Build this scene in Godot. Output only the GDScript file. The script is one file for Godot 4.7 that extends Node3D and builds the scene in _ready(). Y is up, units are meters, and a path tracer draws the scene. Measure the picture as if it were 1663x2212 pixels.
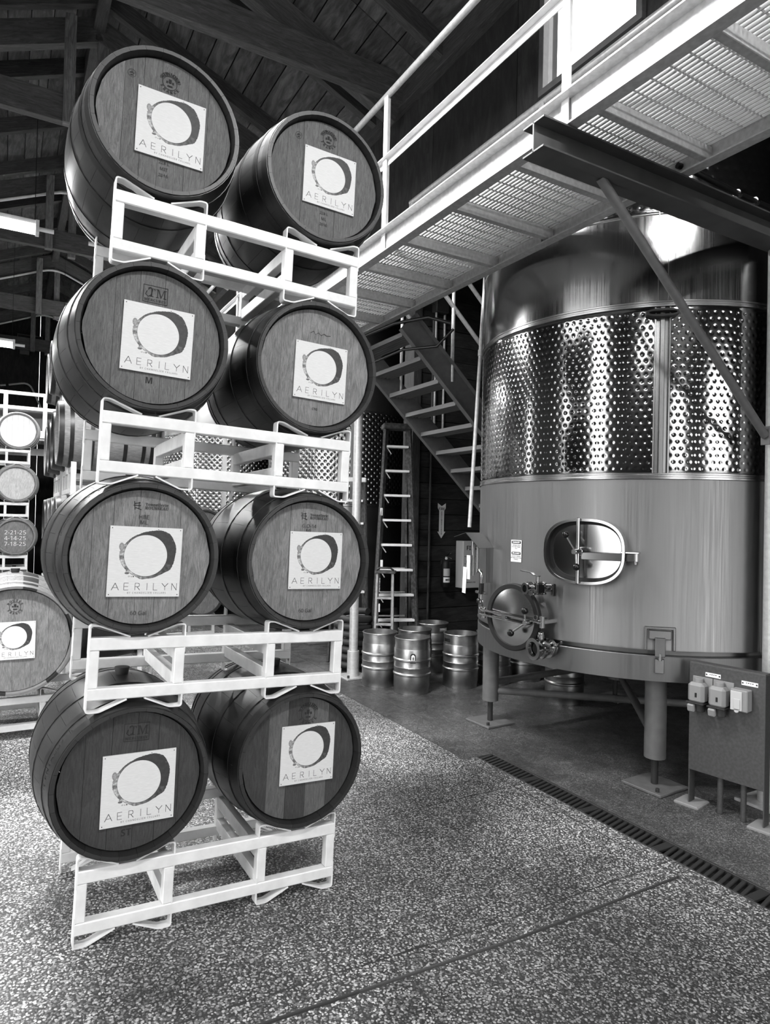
extends Node3D
# A winery cellar: barrel stacks on white racks, a steel catwalk and a large fermentation tank.
# The building's axes are the world's axes: x runs right along the trusses, -z runs down the hall.

var M := {}
var used := {}
var cache := {}
var rng := RandomNumberGenerator.new()

# ---------------------------------------------------------------- nodes
func numbered(n: String) -> String:
	if not used.has(n):
		used[n] = 0
		return n
	used[n] += 1
	return "%s_%03d" % [n, used[n]]

func thing(called: String, label: String, category: String, at := Vector3.ZERO, turn := 0.0, group := "") -> Node3D:
	var o := Node3D.new()
	o.name = numbered(called)
	add_child(o, true)
	o.position = at
	o.rotation.y = turn
	tag(o, label, category, group)
	return o

func tag(o: Node, label: String, category := "", group := "") -> void:
	o.set_meta("label", label)
	if category != "":
		o.set_meta("category", category)
	if group != "":
		o.set_meta("group", group)

func struct(called: String, label: String, category := "") -> Node3D:
	var o := Node3D.new()
	o.name = numbered(called)
	add_child(o, true)
	o.set_meta("kind", "structure")
	o.set_meta("label", label)
	o.set_meta("category", category if category != "" else called.split("_")[0])
	return o

func part(parent: Node, called: String, mesh: Mesh, mat: Material, pos := Vector3.ZERO, rot := Vector3.ZERO) -> MeshInstance3D:
	var o := MeshInstance3D.new()
	o.name = called
	o.mesh = mesh
	o.material_override = mat
	parent.add_child(o, true)
	o.position = pos
	o.rotation = rot
	return o

func partb(parent: Node, called: String, mesh: Mesh, mat: Material, t: Transform3D) -> MeshInstance3D:
	var o := part(parent, called, mesh, mat)
	o.transform = t
	return o

func copy(src: Node3D, at: Vector3, turn: float, label: String, group := "") -> Node3D:
	var c: Node3D = src.duplicate()
	c.name = numbered(String(src.get_meta("base", src.name)))
	add_child(c, true)
	c.position = at
	c.rotation.y = turn
	c.set_meta("label", label)
	if group != "":
		c.set_meta("group", group)
	return c

# ---------------------------------------------------------------- meshes
func bs() -> SurfaceTool:
	var st := SurfaceTool.new()
	st.begin(Mesh.PRIMITIVE_TRIANGLES)
	return st

func vtx(st: SurfaceTool, p: Vector3, n: Vector3, uv := Vector2.ZERO) -> void:
	st.set_normal(n)
	st.set_uv(uv)
	st.add_vertex(p)

# a flat triangle whose outside looks along away
func tri(st: SurfaceTool, a: Vector3, b: Vector3, c: Vector3, away: Vector3, ua := Vector2.ZERO, ub := Vector2.ZERO, uc := Vector2.ZERO) -> void:
	var n := (b - a).cross(c - a)
	if n.length_squared() < 1e-18:
		return
	n = n.normalized()
	if n.dot(away) > 0.0:
		vtx(st, a, n, ua); vtx(st, c, n, uc); vtx(st, b, n, ub)
	else:
		vtx(st, a, -n, ua); vtx(st, b, -n, ub); vtx(st, c, -n, uc)

func quad(st: SurfaceTool, a: Vector3, b: Vector3, c: Vector3, d: Vector3, away: Vector3, ua := Vector2.ZERO, ub := Vector2.ZERO, uc := Vector2.ZERO, ud := Vector2.ZERO) -> void:
	tri(st, a, b, c, away, ua, ub, uc)
	tri(st, a, c, d, away, ua, uc, ud)

# a box with chamfered edges, centred; its texture runs along its longest side, in metres
func add_bev(st: SurfaceTool, s: Vector3, b: float, at := Vector3.ZERO) -> void:
	var h := s * 0.5
	var bb := minf(b, minf(h.x, minf(h.y, h.z)) * 0.45)
	var long := 0 if s.x >= s.y and s.x >= s.z else (1 if s.y >= s.z else 2)
	var uvof := func(p: Vector3, ax: int) -> Vector2:
		if ax == long:
			return Vector2(p[(ax + 1) % 3], p[(ax + 2) % 3])
		return Vector2(p[3 - ax - long], p[long])
	var corner := func(sx: float, sy: float, sz: float, ax: int) -> Vector3:
		var p := Vector3(sx * (h.x - bb), sy * (h.y - bb), sz * (h.z - bb))
		p[ax] = [sx, sy, sz][ax] * h[ax]
		return p
	for ax in 3:
		for sg in [-1.0, 1.0]:
			var ps := []
			for q in [[-1, -1], [1, -1], [1, 1], [-1, 1]]:
				var v := [0.0, 0.0, 0.0]
				v[ax] = sg; v[(ax + 1) % 3] = float(q[0]); v[(ax + 2) % 3] = float(q[1])
				ps.append(corner.call(v[0], v[1], v[2], ax))
			var away := Vector3.ZERO
			away[ax] = sg
			quad(st, ps[0] + at, ps[1] + at, ps[2] + at, ps[3] + at, away, uvof.call(ps[0], ax), uvof.call(ps[1], ax), uvof.call(ps[2], ax), uvof.call(ps[3], ax))
	if bb < 1e-5:
		return
	for ax in 3:                       # edges run along ax
		for s1 in [-1.0, 1.0]:
			for s2 in [-1.0, 1.0]:
				var v0 := [0.0, 0.0, 0.0]
				v0[(ax + 1) % 3] = s1; v0[(ax + 2) % 3] = s2
				var v1 := v0.duplicate()
				v0[ax] = -1.0; v1[ax] = 1.0
				var a1 := (ax + 1) % 3
				var a2 := (ax + 2) % 3
				var A: Vector3 = corner.call(v0[0], v0[1], v0[2], a1)
				var B: Vector3 = corner.call(v1[0], v1[1], v1[2], a1)
				var C: Vector3 = corner.call(v1[0], v1[1], v1[2], a2)
				var D: Vector3 = corner.call(v0[0], v0[1], v0[2], a2)
				var away := Vector3.ZERO
				away[a1] = s1; away[a2] = s2
				quad(st, A + at, B + at, C + at, D + at, away, uvof.call(A, a1), uvof.call(B, a1), uvof.call(C, a1), uvof.call(D, a1))
	for sx in [-1.0, 1.0]:
		for sy in [-1.0, 1.0]:
			for sz in [-1.0, 1.0]:
				tri(st, corner.call(sx, sy, sz, 0) + at, corner.call(sx, sy, sz, 1) + at, corner.call(sx, sy, sz, 2) + at, Vector3(sx, sy, sz))

func bev(s: Vector3, b := 0.003) -> ArrayMesh:
	var k := "b%.4f,%.4f,%.4f,%.4f" % [s.x, s.y, s.z, b]
	if not cache.has(k):
		var st := bs()
		add_bev(st, s, b)
		cache[k] = st.commit()
	return cache[k]

func boxpart(parent: Node, called: String, lo: Vector3, hi: Vector3, mat: Material, b := 0.003) -> MeshInstance3D:
	return part(parent, called, bev((hi - lo).abs(), b), mat, (lo + hi) * 0.5)

# a beam between two points: its long side lies along them
func beam(parent: Node, called: String, a: Vector3, b: Vector3, w: float, h: float, mat: Material, bevel := 0.003) -> MeshInstance3D:
	var d := b - a
	var z := d.normalized()
	var x := Vector3.UP.cross(z)
	if x.length() < 0.01:
		x = Vector3.RIGHT
	x = x.normalized()
	var y := z.cross(x)
	return partb(parent, called, bev(Vector3(w, h, d.length()), bevel), mat, Transform3D(Basis(x, y, z), (a + b) * 0.5))

# turned about y: profile points are (radius, height); sharp corners stay sharp
func add_lathe(st: SurfaceTool, prof: Array, n: int, from := 0.0, to := TAU, T := Transform3D.IDENTITY, flip := false) -> void:
	var m := prof.size()
	var segn := []
	var dist := [0.0]
	for i in m - 1:
		var d: Vector2 = prof[i + 1] - prof[i]
		segn.append(Vector2(d.y, -d.x).normalized())
		dist.append(dist[i] + d.length())
	var sg := -1.0 if flip else 1.0
	for i in m - 1:
		var n0: Vector2 = segn[i]
		var n1: Vector2 = segn[i]
		if i > 0 and segn[i - 1].dot(segn[i]) > 0.75:
			n0 = (segn[i - 1] + segn[i]).normalized()
		if i < m - 2 and segn[i + 1].dot(segn[i]) > 0.75:
			n1 = (segn[i + 1] + segn[i]).normalized()
		for k in n:
			var f0 := from + (to - from) * k / n
			var f1 := from + (to - from) * (k + 1) / n
			var p := []
			var nn := []
			var uv := []
			for e in [[i, f0, n0], [i, f1, n0], [i + 1, f1, n1], [i + 1, f0, n1]]:
				var q: Vector2 = prof[e[0]]
				var cs := Vector3(sin(e[1]), 0, cos(e[1]))
				p.append(T * (cs * q.x + Vector3(0, q.y, 0)))
				var nv: Vector2 = e[2]
				nn.append((T.basis * (cs * nv.x + Vector3(0, nv.y, 0))).normalized() * sg)
				uv.append(Vector2(e[1] * maxf(0.05, prof[0].x), dist[e[0]]))
			for t in [[0, 1, 2], [0, 2, 3]]:
				var a: Vector3 = p[t[0]]
				var b: Vector3 = p[t[1]]
				var c: Vector3 = p[t[2]]
				var g := (b - a).cross(c - a)
				if g.length_squared() < 1e-18:
					continue
				var o := [0, 1, 2] if g.dot(nn[t[0]] + nn[t[1]] + nn[t[2]]) < 0 else [0, 2, 1]
				for w in o:
					vtx(st, p[t[w]], nn[t[w]], uv[t[w]])

func lathe(prof: Array, n := 32, from := 0.0, to := TAU, flip := false) -> ArrayMesh:
	var st := bs()
	add_lathe(st, prof, n, from, to, Transform3D.IDENTITY, flip)
	return st.commit()

func cyl(r: float, h: float, n := 20, r2 := -1.0) -> ArrayMesh:
	var q := r if r2 < 0.0 else r2
	var k := "c%.4f,%.4f,%d,%.4f" % [r, h, n, q]
	if not cache.has(k):
		var e := minf(0.002, minf(r, h) * 0.2)
		cache[k] = lathe([Vector2(0, 0), Vector2(r - e, 0), Vector2(r, e), Vector2(q, h - e), Vector2(q - e, h), Vector2(0, h)], n)
	return cache[k]

# a cylinder standing from a to b
func rod(parent: Node, called: String, a: Vector3, b: Vector3, r: float, mat: Material, n := 14, r2 := -1.0) -> MeshInstance3D:
	var y := (b - a).normalized()
	var x := y.cross(Vector3(0.31, 0.2, 0.93)).normalized()
	return partb(parent, called, cyl(r, (b - a).length(), n, r2), mat, Transform3D(Basis(x, y, x.cross(y)), a))

func add_tube(st: SurfaceTool, pts: Array, r: float, n := 8) -> void:
	var up := Vector3(0.123, 0.9, 0.41).normalized()
	var rings := []
	var dirs := []
	for i in pts.size():
		var a: Vector3 = pts[maxi(i - 1, 0)]
		var b: Vector3 = pts[mini(i + 1, pts.size() - 1)]
		var d := (b - a).normalized()
		var x := up.cross(d)
		if x.length() < 0.05:
			x = Vector3.RIGHT.cross(d)
		x = x.normalized()
		up = d.cross(x)
		var ring := []
		for k in n:
			ring.append(x * cos(TAU * k / n) + up * sin(TAU * k / n))
		rings.append(ring)
	for i in pts.size() - 1:
		for k in n:
			var k1 := (k + 1) % n
			var e := [[i, k], [i, k1], [i + 1, k1], [i + 1, k]]
			for t in [[0, 1, 2], [0, 2, 3]]:
				var p := []
				var nn := []
				for w in t:
					var nv: Vector3 = rings[e[w][0]][e[w][1]]
					p.append(pts[e[w][0]] + nv * r)
					nn.append(nv)
				var g: Vector3 = (p[1] - p[0]).cross(p[2] - p[0])
				var o := [0, 1, 2] if g.dot(nn[0] + nn[1] + nn[2]) < 0 else [0, 2, 1]
				for w in o:
					vtx(st, p[w], nn[w], Vector2(float(k) / n, i))
	for e in [0, pts.size() - 1]:
		var out: Vector3 = (pts[0] - pts[1]) if e == 0 else (pts[e] - pts[e - 1])
		for k in n:
			tri(st, pts[e], pts[e] + rings[e][k] * r, pts[e] + rings[e][(k + 1) % n] * r, out)

func tube(pts: Array, r: float, n := 8) -> ArrayMesh:
	var st := bs()
	add_tube(st, pts, r, n)
	return st.commit()

# points rounded at the inner corners
func bend(pts: Array, rad: float, k := 5) -> Array:
	var out := [pts[0]]
	for i in range(1, pts.size() - 1):
		var a: Vector3 = pts[i] + (pts[i - 1] - pts[i]).normalized() * rad
		var b: Vector3 = pts[i] + (pts[i + 1] - pts[i]).normalized() * rad
		for j in k + 1:
			var t := float(j) / k
			out.append(a.lerp(pts[i], t).lerp((pts[i] as Vector3).lerp(b, t), t))
	out.append(pts[-1])
	return out

# a flat bar bent in the x-y plane: path is its middle line, th its thickness, w its width along z
func add_strap(st: SurfaceTool, pts: Array, th: float, w: float, zc := 0.0) -> void:
	var L := []
	var R := []
	for i in pts.size():
		var a: Vector3 = pts[maxi(i - 1, 0)]
		var b: Vector3 = pts[mini(i + 1, pts.size() - 1)]
		var d := (b - a).normalized()
		var nrm := Vector3(-d.y, d.x, 0) * th * 0.5
		L.append(pts[i] + nrm)
		R.append(pts[i] - nrm)
	var z0 := Vector3(0, 0, zc - w * 0.5)
	var z1 := Vector3(0, 0, zc + w * 0.5)
	for i in pts.size() - 1:
		var off: Vector3 = L[i] - R[i]
		quad(st, L[i] + z0, L[i + 1] + z0, L[i + 1] + z1, L[i] + z1, off)
		quad(st, R[i] + z0, R[i + 1] + z0, R[i + 1] + z1, R[i] + z1, -off)
		quad(st, L[i] + z1, L[i + 1] + z1, R[i + 1] + z1, R[i] + z1, Vector3.BACK)
		quad(st, L[i] + z0, L[i + 1] + z0, R[i + 1] + z0, R[i] + z0, Vector3.FORWARD)
	for e in [0, pts.size() - 1]:
		var out: Vector3 = (pts[0] - pts[1]) if e == 0 else (pts[e] - pts[e - 1])
		quad(st, L[e] + z0, L[e] + z1, R[e] + z1, R[e] + z0, out)

func strap(pts: Array, th: float, w: float) -> ArrayMesh:
	var st := bs()
	add_strap(st, pts, th, w)
	return st.commit()

# a flat outline in x-y pushed from z0 to z1
func add_prism(st: SurfaceTool, poly: PackedVector2Array, z0: float, z1: float) -> void:
	var idx := Geometry2D.triangulate_polygon(poly)
	var mid := Vector2.ZERO
	for p in poly:
		mid += p / poly.size()
	for i in range(0, idx.size(), 3):
		var a := poly[idx[i]]
		var b := poly[idx[i + 1]]
		var c := poly[idx[i + 2]]
		tri(st, Vector3(a.x, a.y, z1), Vector3(b.x, b.y, z1), Vector3(c.x, c.y, z1), Vector3.BACK, a, b, c)
		tri(st, Vector3(a.x, a.y, z0), Vector3(b.x, b.y, z0), Vector3(c.x, c.y, z0), Vector3.FORWARD, a, b, c)
	var cw := Geometry2D.is_polygon_clockwise(poly)
	for i in poly.size():
		var a := poly[i]
		var b := poly[(i + 1) % poly.size()]
		var d := b - a
		var away := Vector3(d.y, -d.x, 0) * (-1.0 if cw else 1.0)
		quad(st, Vector3(a.x, a.y, z0), Vector3(b.x, b.y, z0), Vector3(b.x, b.y, z1), Vector3(a.x, a.y, z1), away)

func prism(poly: PackedVector2Array, z0: float, z1: float) -> ArrayMesh:
	var st := bs()
	add_prism(st, poly, z0, z1)
	return st.commit()

func text_mesh(s: String, size: float, bold := false, serif := false, depth := 0.0004, spacing := 0) -> Mesh:
	var k := "t%s|%.4f|%s|%s|%d" % [s, size, bold, serif, spacing]
	if cache.has(k):
		return cache[k]
	var f := SystemFont.new()
	f.font_names = PackedStringArray(["Droid Serif" if serif else "Droid Sans"])
	f.font_weight = 700 if bold else 400
	var font: Font = f
	if spacing != 0:
		var v := FontVariation.new()
		v.base_font = f
		v.spacing_glyph = spacing
		font = v
	var t := TextMesh.new()
	t.text = s
	t.font = font
	t.font_size = 48
	t.pixel_size = size / 34.0
	t.depth = depth
	t.curve_step = 4.0
	cache[k] = t
	return t

# lettering printed on a face: x runs along it, y up, z out of it
func letters(parent: Node, s: String, size: float, at: Vector3, mat: Material, bold := false, serif := false, spacing := 0) -> MeshInstance3D:
	return part(parent, "lettering", text_mesh(s, size, bold, serif, 0.0004, spacing), mat, at)

# letters set round an arc
func arc_text(parent: Node, s: String, size: float, c: Vector3, r: float, mid: float, step: float, mat: Material, inward := false) -> void:
	for i in s.length():
		if s[i] == " ":
			continue
		var off := (i - (s.length() - 1) * 0.5) * step
		var a := mid + off if inward else mid - off
		part(parent, "lettering", text_mesh(s[i], size, true, true), mat, c + Vector3(cos(a), sin(a), 0) * r, Vector3(0, 0, a + PI / 2 if inward else a - PI / 2))

# ---------------------------------------------------------------- textures
func grey(v: float) -> Color:
	return Color(v, v, v)

func noise(seed_: int, freq: float, oct := 3, type := FastNoiseLite.TYPE_SIMPLEX_SMOOTH) -> FastNoiseLite:
	var n := FastNoiseLite.new()
	n.seed = seed_
	n.frequency = freq
	n.fractal_octaves = oct
	n.noise_type = type
	return n

# grain that runs along the texture's height
func wood_tex(seed_: int, dark: float, light: float, fine := 0.18, figure := 0.5) -> ImageTexture:
	var w := 192
	var h := 384
	var img := Image.create(w, h, true, Image.FORMAT_L8)
	var a := noise(seed_, 1.0, 3)
	var b := noise(seed_ + 7, 1.0, 2)
	var c := noise(seed_ + 13, 1.0, 2)
	for y in h:
		var ty := TAU * y / h
		var cy := cos(ty) * 2.6
		var sy := sin(ty) * 2.6
		for x in w:
			var tx := TAU * x / w
			var px := cos(tx) * w / TAU
			var py := sin(tx) * w / TAU
			var wav := b.get_noise_3d(px * 0.03 + cy * 0.4, py * 0.03, sy * 0.4)
			var fib := a.get_noise_3d(px * fine + wav * 1.5, py * fine + cy * 0.5, sy * 0.5)
			var pit := c.get_noise_3d(px * 0.5, py * 0.5 + cy * 3.0, sy * 3.0)
			var v := 0.5 + 0.55 * fib + figure * 0.5 * wav
			if pit > 0.42:
				v -= 0.25
			v = lerpf(dark, light, clampf(v, 0.0, 1.0))
			img.set_pixel(x, y, grey(v))
	img.generate_mipmaps()
	return ImageTexture.create_from_image(img)

# cloudy patches that repeat without a seam
func cloud_tex(seed_: int, dark: float, light: float, freq: float, size := 256, sharp := 1.0, oct := 4) -> ImageTexture:
	var n := noise(seed_, freq, oct)
	var img := n.get_seamless_image(size, size)
	img.convert(Image.FORMAT_L8)
	var out := Image.create(size, size, true, Image.FORMAT_L8)
	for y in size:
		for x in size:
			var v := img.get_pixel(x, y).r
			v = clampf((v - 0.5) * sharp + 0.5, 0.0, 1.0)
			out.set_pixel(x, y, grey(lerpf(dark, light, v)))
	out.generate_mipmaps()
	return ImageTexture.create_from_image(out)

# vertical brush marks of rolled steel
func brush_tex(seed_: int, dark: float, light: float, along := 0.02) -> ImageTexture:
	var w := 256
	var h := 256
	var img := Image.create(w, h, true, Image.FORMAT_L8)
	var a := noise(seed_, 1.0, 4)
	for x in w:
		var tx := TAU * x / w
		for y in h:
			var ty := TAU * y / h
			var v := 0.5 + 0.6 * a.get_noise_3d(cos(tx) * 16.0, sin(tx) * 16.0 + cos(ty) * along * 20.0, sin(ty) * along * 20.0)
			img.set_pixel(x, y, grey(lerpf(dark, light, clampf(v, 0.0, 1.0))))
	img.generate_mipmaps()
	return ImageTexture.create_from_image(img)

# exposed aggregate: pebbles of every grey set in dark mortar, repeating without a seam
func pebble_tex(seed_: int, size: int, cell: float, mortar: float, lo: float, hi: float, power: float, rad: float) -> Array:
	var r := RandomNumberGenerator.new()
	r.seed = seed_
	var img := Image.create(size, size, true, Image.FORMAT_L8)
	var hgt := Image.create(size, size, true, Image.FORMAT_L8)
	var nz := noise(seed_, 0.3, 2)
	for y in size:
		for x in size:
			img.set_pixel(x, y, grey(clampf(mortar + 0.05 * nz.get_noise_2d(x, y), 0.0, 1.0)))
	hgt.fill(grey(0.3))
	var cells := int(size / cell)
	for gy in cells:
		for gx in cells:
			var c := Vector2((gx + r.randf()) * cell, (gy + r.randf()) * cell)
			var ra := cell * rad * r.randf_range(0.45, 1.0)
			var rb := ra * r.randf_range(0.5, 0.95)
			var an := r.randf() * PI
			var val := lerpf(lo, hi, pow(r.randf(), power))
			var hv := r.randf_range(0.5, 0.9)
			var ca := cos(an)
			var sa := sin(an)
			var e := int(ceil(ra))
			for dy in range(-e, e + 1):
				for dx in range(-e, e + 1):
					var u := (dx * ca + dy * sa) / ra
					var v := (-dx * sa + dy * ca) / rb
					var d := u * u + v * v
					if d < 1.0:
						var px := posmod(int(c.x) + dx, size)
						var py := posmod(int(c.y) + dy, size)
						img.set_pixel(px, py, grey(val * (1.0 if d < 0.7 else 0.82)))
						hgt.set_pixel(px, py, grey(0.3 + (hv - 0.3) * sqrt(1.0 - d)))
	img.generate_mipmaps()
	hgt.generate_mipmaps()
	return [ImageTexture.create_from_image(img), ImageTexture.create_from_image(hgt)]

func mat(albedo: float, rough: float, metal := 0.0, tex: Texture2D = null, scale := Vector2.ONE) -> StandardMaterial3D:
	var m := StandardMaterial3D.new()
	m.albedo_color = grey(albedo)
	m.roughness = rough
	m.metallic = metal
	if tex:
		m.albedo_texture = tex
		m.uv1_scale = Vector3(scale.x, scale.y, 1)
	return m

func tri_mat(albedo: float, rough: float, metal: float, tex: Texture2D, scale: float) -> StandardMaterial3D:
	var m := mat(albedo, rough, metal, tex)
	m.uv1_triplanar = true
	m.uv1_scale = Vector3.ONE * scale
	return m

# the printed wooden plate: a wine-glass ring, its drops and the name in thin strokes
func plate_tex(seed_: int) -> ImageTexture:
	var S := 640
	var img := Image.create(S, S, true, Image.FORMAT_L8)
	var g := noise(seed_, 1.0, 3)
	var mott := noise(seed_ + 3, 0.02, 4)
	var out := [[0, .41], [20, .44], [45, .455], [62, .42], [75, .375], [90, .345], [110, .322], [135, .325], [150, .33], [165, .352], [185, .362], [205, .345], [225, .33], [245, .325], [262, .342], [275, .332], [290, .338], [305, .342], [318, .36], [330, .40], [345, .405], [360, .41]]
	for y in S:
		for x in S:
			var fx := float(x) / S
			var fy := float(y) / S
			var v := 0.86 + 0.035 * g.get_noise_2d(x * 0.012 + 0.8 * g.get_noise_2d(x * 0.004, y * 0.01), y * 0.11)
			var dx := fx - 0.5
			var dy := 0.41 - fy
			var r := sqrt(dx * dx + dy * dy)
			if r > 0.296 and r < 0.48:
				var a := rad_to_deg(atan2(dy, dx))
				if a < 0:
					a += 360.0
				var ro := 0.0
				for i in out.size() - 1:
					if a >= out[i][0] and a <= out[i + 1][0]:
						ro = lerpf(out[i][1], out[i + 1][1], (a - out[i][0]) / float(out[i + 1][0] - out[i][0]))
						break
				ro += 0.006 * g.get_noise_2d(a * 0.35, 40.0)
				if r < ro:
					var m := mott.get_noise_2d(x, y)
					var pale := clampf(cos(deg_to_rad(a - 205.0)) * 0.9 + 0.25, 0.0, 1.0)
					var tone := 0.2 + pale * (0.42 + 0.4 * m) + 0.04 * m
					if a > 300.0 and a < 340.0:
						tone += 0.16 * clampf(m + 0.3, 0.0, 1.0)
					if r > ro - 0.007 or r < 0.301:
						tone *= 0.7
					v = clampf(tone, 0.13, 0.8)
			img.set_pixel(x, y, grey(v))
	# drops: centre, half width, half height, tone
	for d in [[.632, .058, .017, .010, .2], [.690, .070, .011, .009, .2], [.655, .030, .008, .006, .25], [.775, .082, .013, .010, .25], [.862, .185, .009, .008, .3], [.872, .215, .014, .011, .2], [.255, .665, .030, .016, .3], [.285, .712, .014, .011, .62], [.318, .715, .010, .008, .55], [.345, .712, .010, .009, .2], [.165, .29, .034, .055, .5], [.15, .37, .011, .011, .5], [.245, .635, .009, .007, .3]]:
		for yy in range(int((d[1] - d[3]) * S), int((d[1] + d[3]) * S) + 1):
			for xx in range(int((d[0] - d[2]) * S), int((d[0] + d[2]) * S) + 1):
				var q := pow((float(xx) / S - d[0]) / d[2], 2) + pow((float(yy) / S - d[1]) / d[3], 2)
				if q < 1.0 and xx >= 0 and yy >= 0 and xx < S and yy < S:
					img.set_pixel(xx, yy, grey(d[4] + 0.12 * (mott.get_noise_2d(xx * 3, yy * 3) + (0.0 if d[4] < 0.3 else (1.0 - q)))))
	# AERILYN in thin strokes: letters in a unit box
	var glyph := {"A": [[0, 1, .5, 0], [.5, 0, 1, 1], [.22, .66, .78, .66]], "E": [[0, 0, 0, 1], [0, 0, .62, 0], [0, .5, .56, .5], [0, 1, .62, 1]], "R": [[0, 0, 0, 1], [0, 0, .42, 0], [.42, 0, .62, .12], [.62, .12, .62, .4], [.62, .4, .42, .52], [.42, .52, 0, .52], [.3, .52, .68, 1]], "I": [[.3, 0, .3, 1]], "L": [[0, 0, 0, 1], [0, 1, .58, 1]], "Y": [[0, 0, .45, .5], [.9, 0, .45, .5], [.45, .5, .45, 1]], "N": [[0, 1, 0, 0], [0, 0, .72, 1], [.72, 1, .72, 0]]}
	var word := "AERILYN"
	var xs := [.06, .225, .375, .51, .625, .745, .885]
	for i in word.length():
		for s in glyph[word[i]]:
			var a := Vector2((xs[i] + s[0] * 0.095) * S, (0.805 + s[1] * 0.098) * S)
			var b := Vector2((xs[i] + s[2] * 0.095) * S, (0.805 + s[3] * 0.098) * S)
			var steps := int(a.distance_to(b) * 2) + 1
			for k in steps + 1:
				var p := a.lerp(b, float(k) / steps)
				img.fill_rect(Rect2i(int(p.x), int(p.y), 4, 4), grey(0.22))
	img.generate_mipmaps()
	return ImageTexture.create_from_image(img)

func make_materials() -> void:
	var oak := [wood_tex(11, .30, .46, 0.3, 0.3), wood_tex(23, .36, .55, 0.26, 0.5), wood_tex(31, .22, .38, 0.3, 0.3)]
	for i in 3:
		M["head%d" % i] = mat(1.0, 0.72, 0.0, oak[i], Vector2(3.3, 1.6))
		M["head%d" % i].metallic_specular = 0.3
	M.head3 = mat(0.86, 0.72, 0.0, oak[0], Vector2(3.3, 1.6))
	M.head4 = mat(0.7, 0.7, 0.0, oak[2], Vector2(3.3, 1.6))
	M.head_pale = mat(1.0, 0.75, 0.0, wood_tex(41, .62, .84), Vector2(3.0, 1.4))
	M.head_white = mat(0.92, 0.6)
	M.stave0 = mat(0.44, 0.42, 0.0, oak[2], Vector2(5, 1.5))
	M.stave1 = mat(0.52, 0.42, 0.0, oak[2], Vector2(5, 1.5))
	M.stave_pale = mat(1.0, 0.6, 0.0, oak[1], Vector2(5, 1.5))
	M.hoop = tri_mat(0.4, 0.36, 0.8, cloud_tex(5, .5, .7, 0.03, 128), 3.0)
	M.hoop_bright = mat(0.72, 0.4, 0.8)
	M.brand = mat(0.12, 0.85)
	M.brand_soft = mat(0.2, 0.85)
	M.chalk = mat(0.86, 0.9)
	M.plate0 = mat(0.93, 0.6, 0.0, plate_tex(77))
	M.plate_edge = mat(0.7, 0.7)
	M.white_paint = tri_mat(0.92, 0.42, 0.0, cloud_tex(9, .91, .97, 0.02, 256, 1.4), 2.0)
	M.rubber = mat(0.16, 0.6)
	M.black = mat(0.07, 0.35)
	M.black_ball = mat(0.04, 0.18)
	M.steel_dark = tri_mat(0.42, 0.55, 0.3, cloud_tex(15, .66, .8, 0.02, 128), 1.5)
	M.galv = tri_mat(0.84, 0.46, 0.5, cloud_tex(17, .84, .94, 0.06, 128, 1.4), 3.0)
	M.galv_bar = mat(0.76, 0.6, 0.0)
	M.tread = mat(0.46, 0.5, 0.3)
	M.paint_grey = tri_mat(0.42, 0.48, 0.0, cloud_tex(19, .84, .95, 0.03, 256, 1.2), 1.5)
	var br := brush_tex(3, .55, .9)
	M.tank_low = mat(0.5, 0.42, 1.0)
	M.tank_low.roughness_texture = br
	M.tank_low.uv1_scale = Vector3(1.1, 0.6, 1)
	M.tank_low.roughness = 0.62
	M.tank_up = mat(0.55, 0.26, 1.0)
	M.tank_up.roughness_texture = brush_tex(8, .4, 1.0)
	M.tank_up.uv1_scale = Vector3(1.1, 0.5, 1)
	M.jacket = mat(0.55, 0.12, 1.0)
	M.seam = mat(0.66, 0.25, 1.0)
	M.chrome = mat(0.72, 0.12, 1.0)
	M.polish = mat(0.7, 0.16, 1.0)
	M.keg = tri_mat(0.74, 0.36, 1.0, cloud_tex(21, .72, .98, 0.02, 128, 1.3), 2.0)
	M.gasket = mat(0.06, 0.6)
	M.timber = [mat(1.0, 0.85, 0.0, wood_tex(51, .20, .36, 0.15), Vector2(2.2, 0.5)), mat(1.0, 0.85, 0.0, wood_tex(53, .15, .30, 0.15), Vector2(2.2, 0.5))]
	M.timber_pale = mat(1.0, 0.85, 0.0, wood_tex(57, .28, .5, 0.15), Vector2(2.2, 0.5))
	M.ply = [mat(1.0, 0.9, 0.0, wood_tex(61, .20, .36, 0.08, 1.2), Vector2(1.6, 0.4)), mat(1.0, 0.9, 0.0, wood_tex(63, .17, .32, 0.08, 1.2), Vector2(1.6, 0.4)), mat(1.0, 0.9, 0.0, wood_tex(67, .23, .40, 0.08, 1.2), Vector2(1.6, 0.4))]
	M.wall_dark = [mat(0.8, 0.85, 0.0, wood_tex(71, .14, .27, 0.1, 1.0), Vector2(1.5, 0.5)), mat(0.7, 0.85, 0.0, wood_tex(73, .12, .25, 0.1, 1.0), Vector2(1.5, 0.5))]
	M.plaster = mat(0.5, 0.9)
	M.apron = mat(0.72, 0.9)
	M.sign_white = mat(0.9, 0.5)
	M.ink = mat(0.05, 0.6)
	M.cab = mat(0.72, 0.45)
	M.glass = mat(0.9, 0.03)
	M.glass.transparency = BaseMaterial3D.TRANSPARENCY_ALPHA
	M.glass.albedo_color = Color(0.9, 0.9, 0.9, 0.06)
	M.lamp = mat(1.0, 0.5)
	M.lamp.emission_enabled = true
	M.lamp.emission = grey(1.0)
	M.lamp.emission_energy_multiplier = 7.0
	M.fibre = tri_mat(0.3, 0.6, 0.0, cloud_tex(25, .55, .95, 0.06, 128, 2.0), 2.5)
	M.old_wood = mat(1.0, 0.85, 0.0, wood_tex(81, .42, .72), Vector2(6, 1.5))
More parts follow.
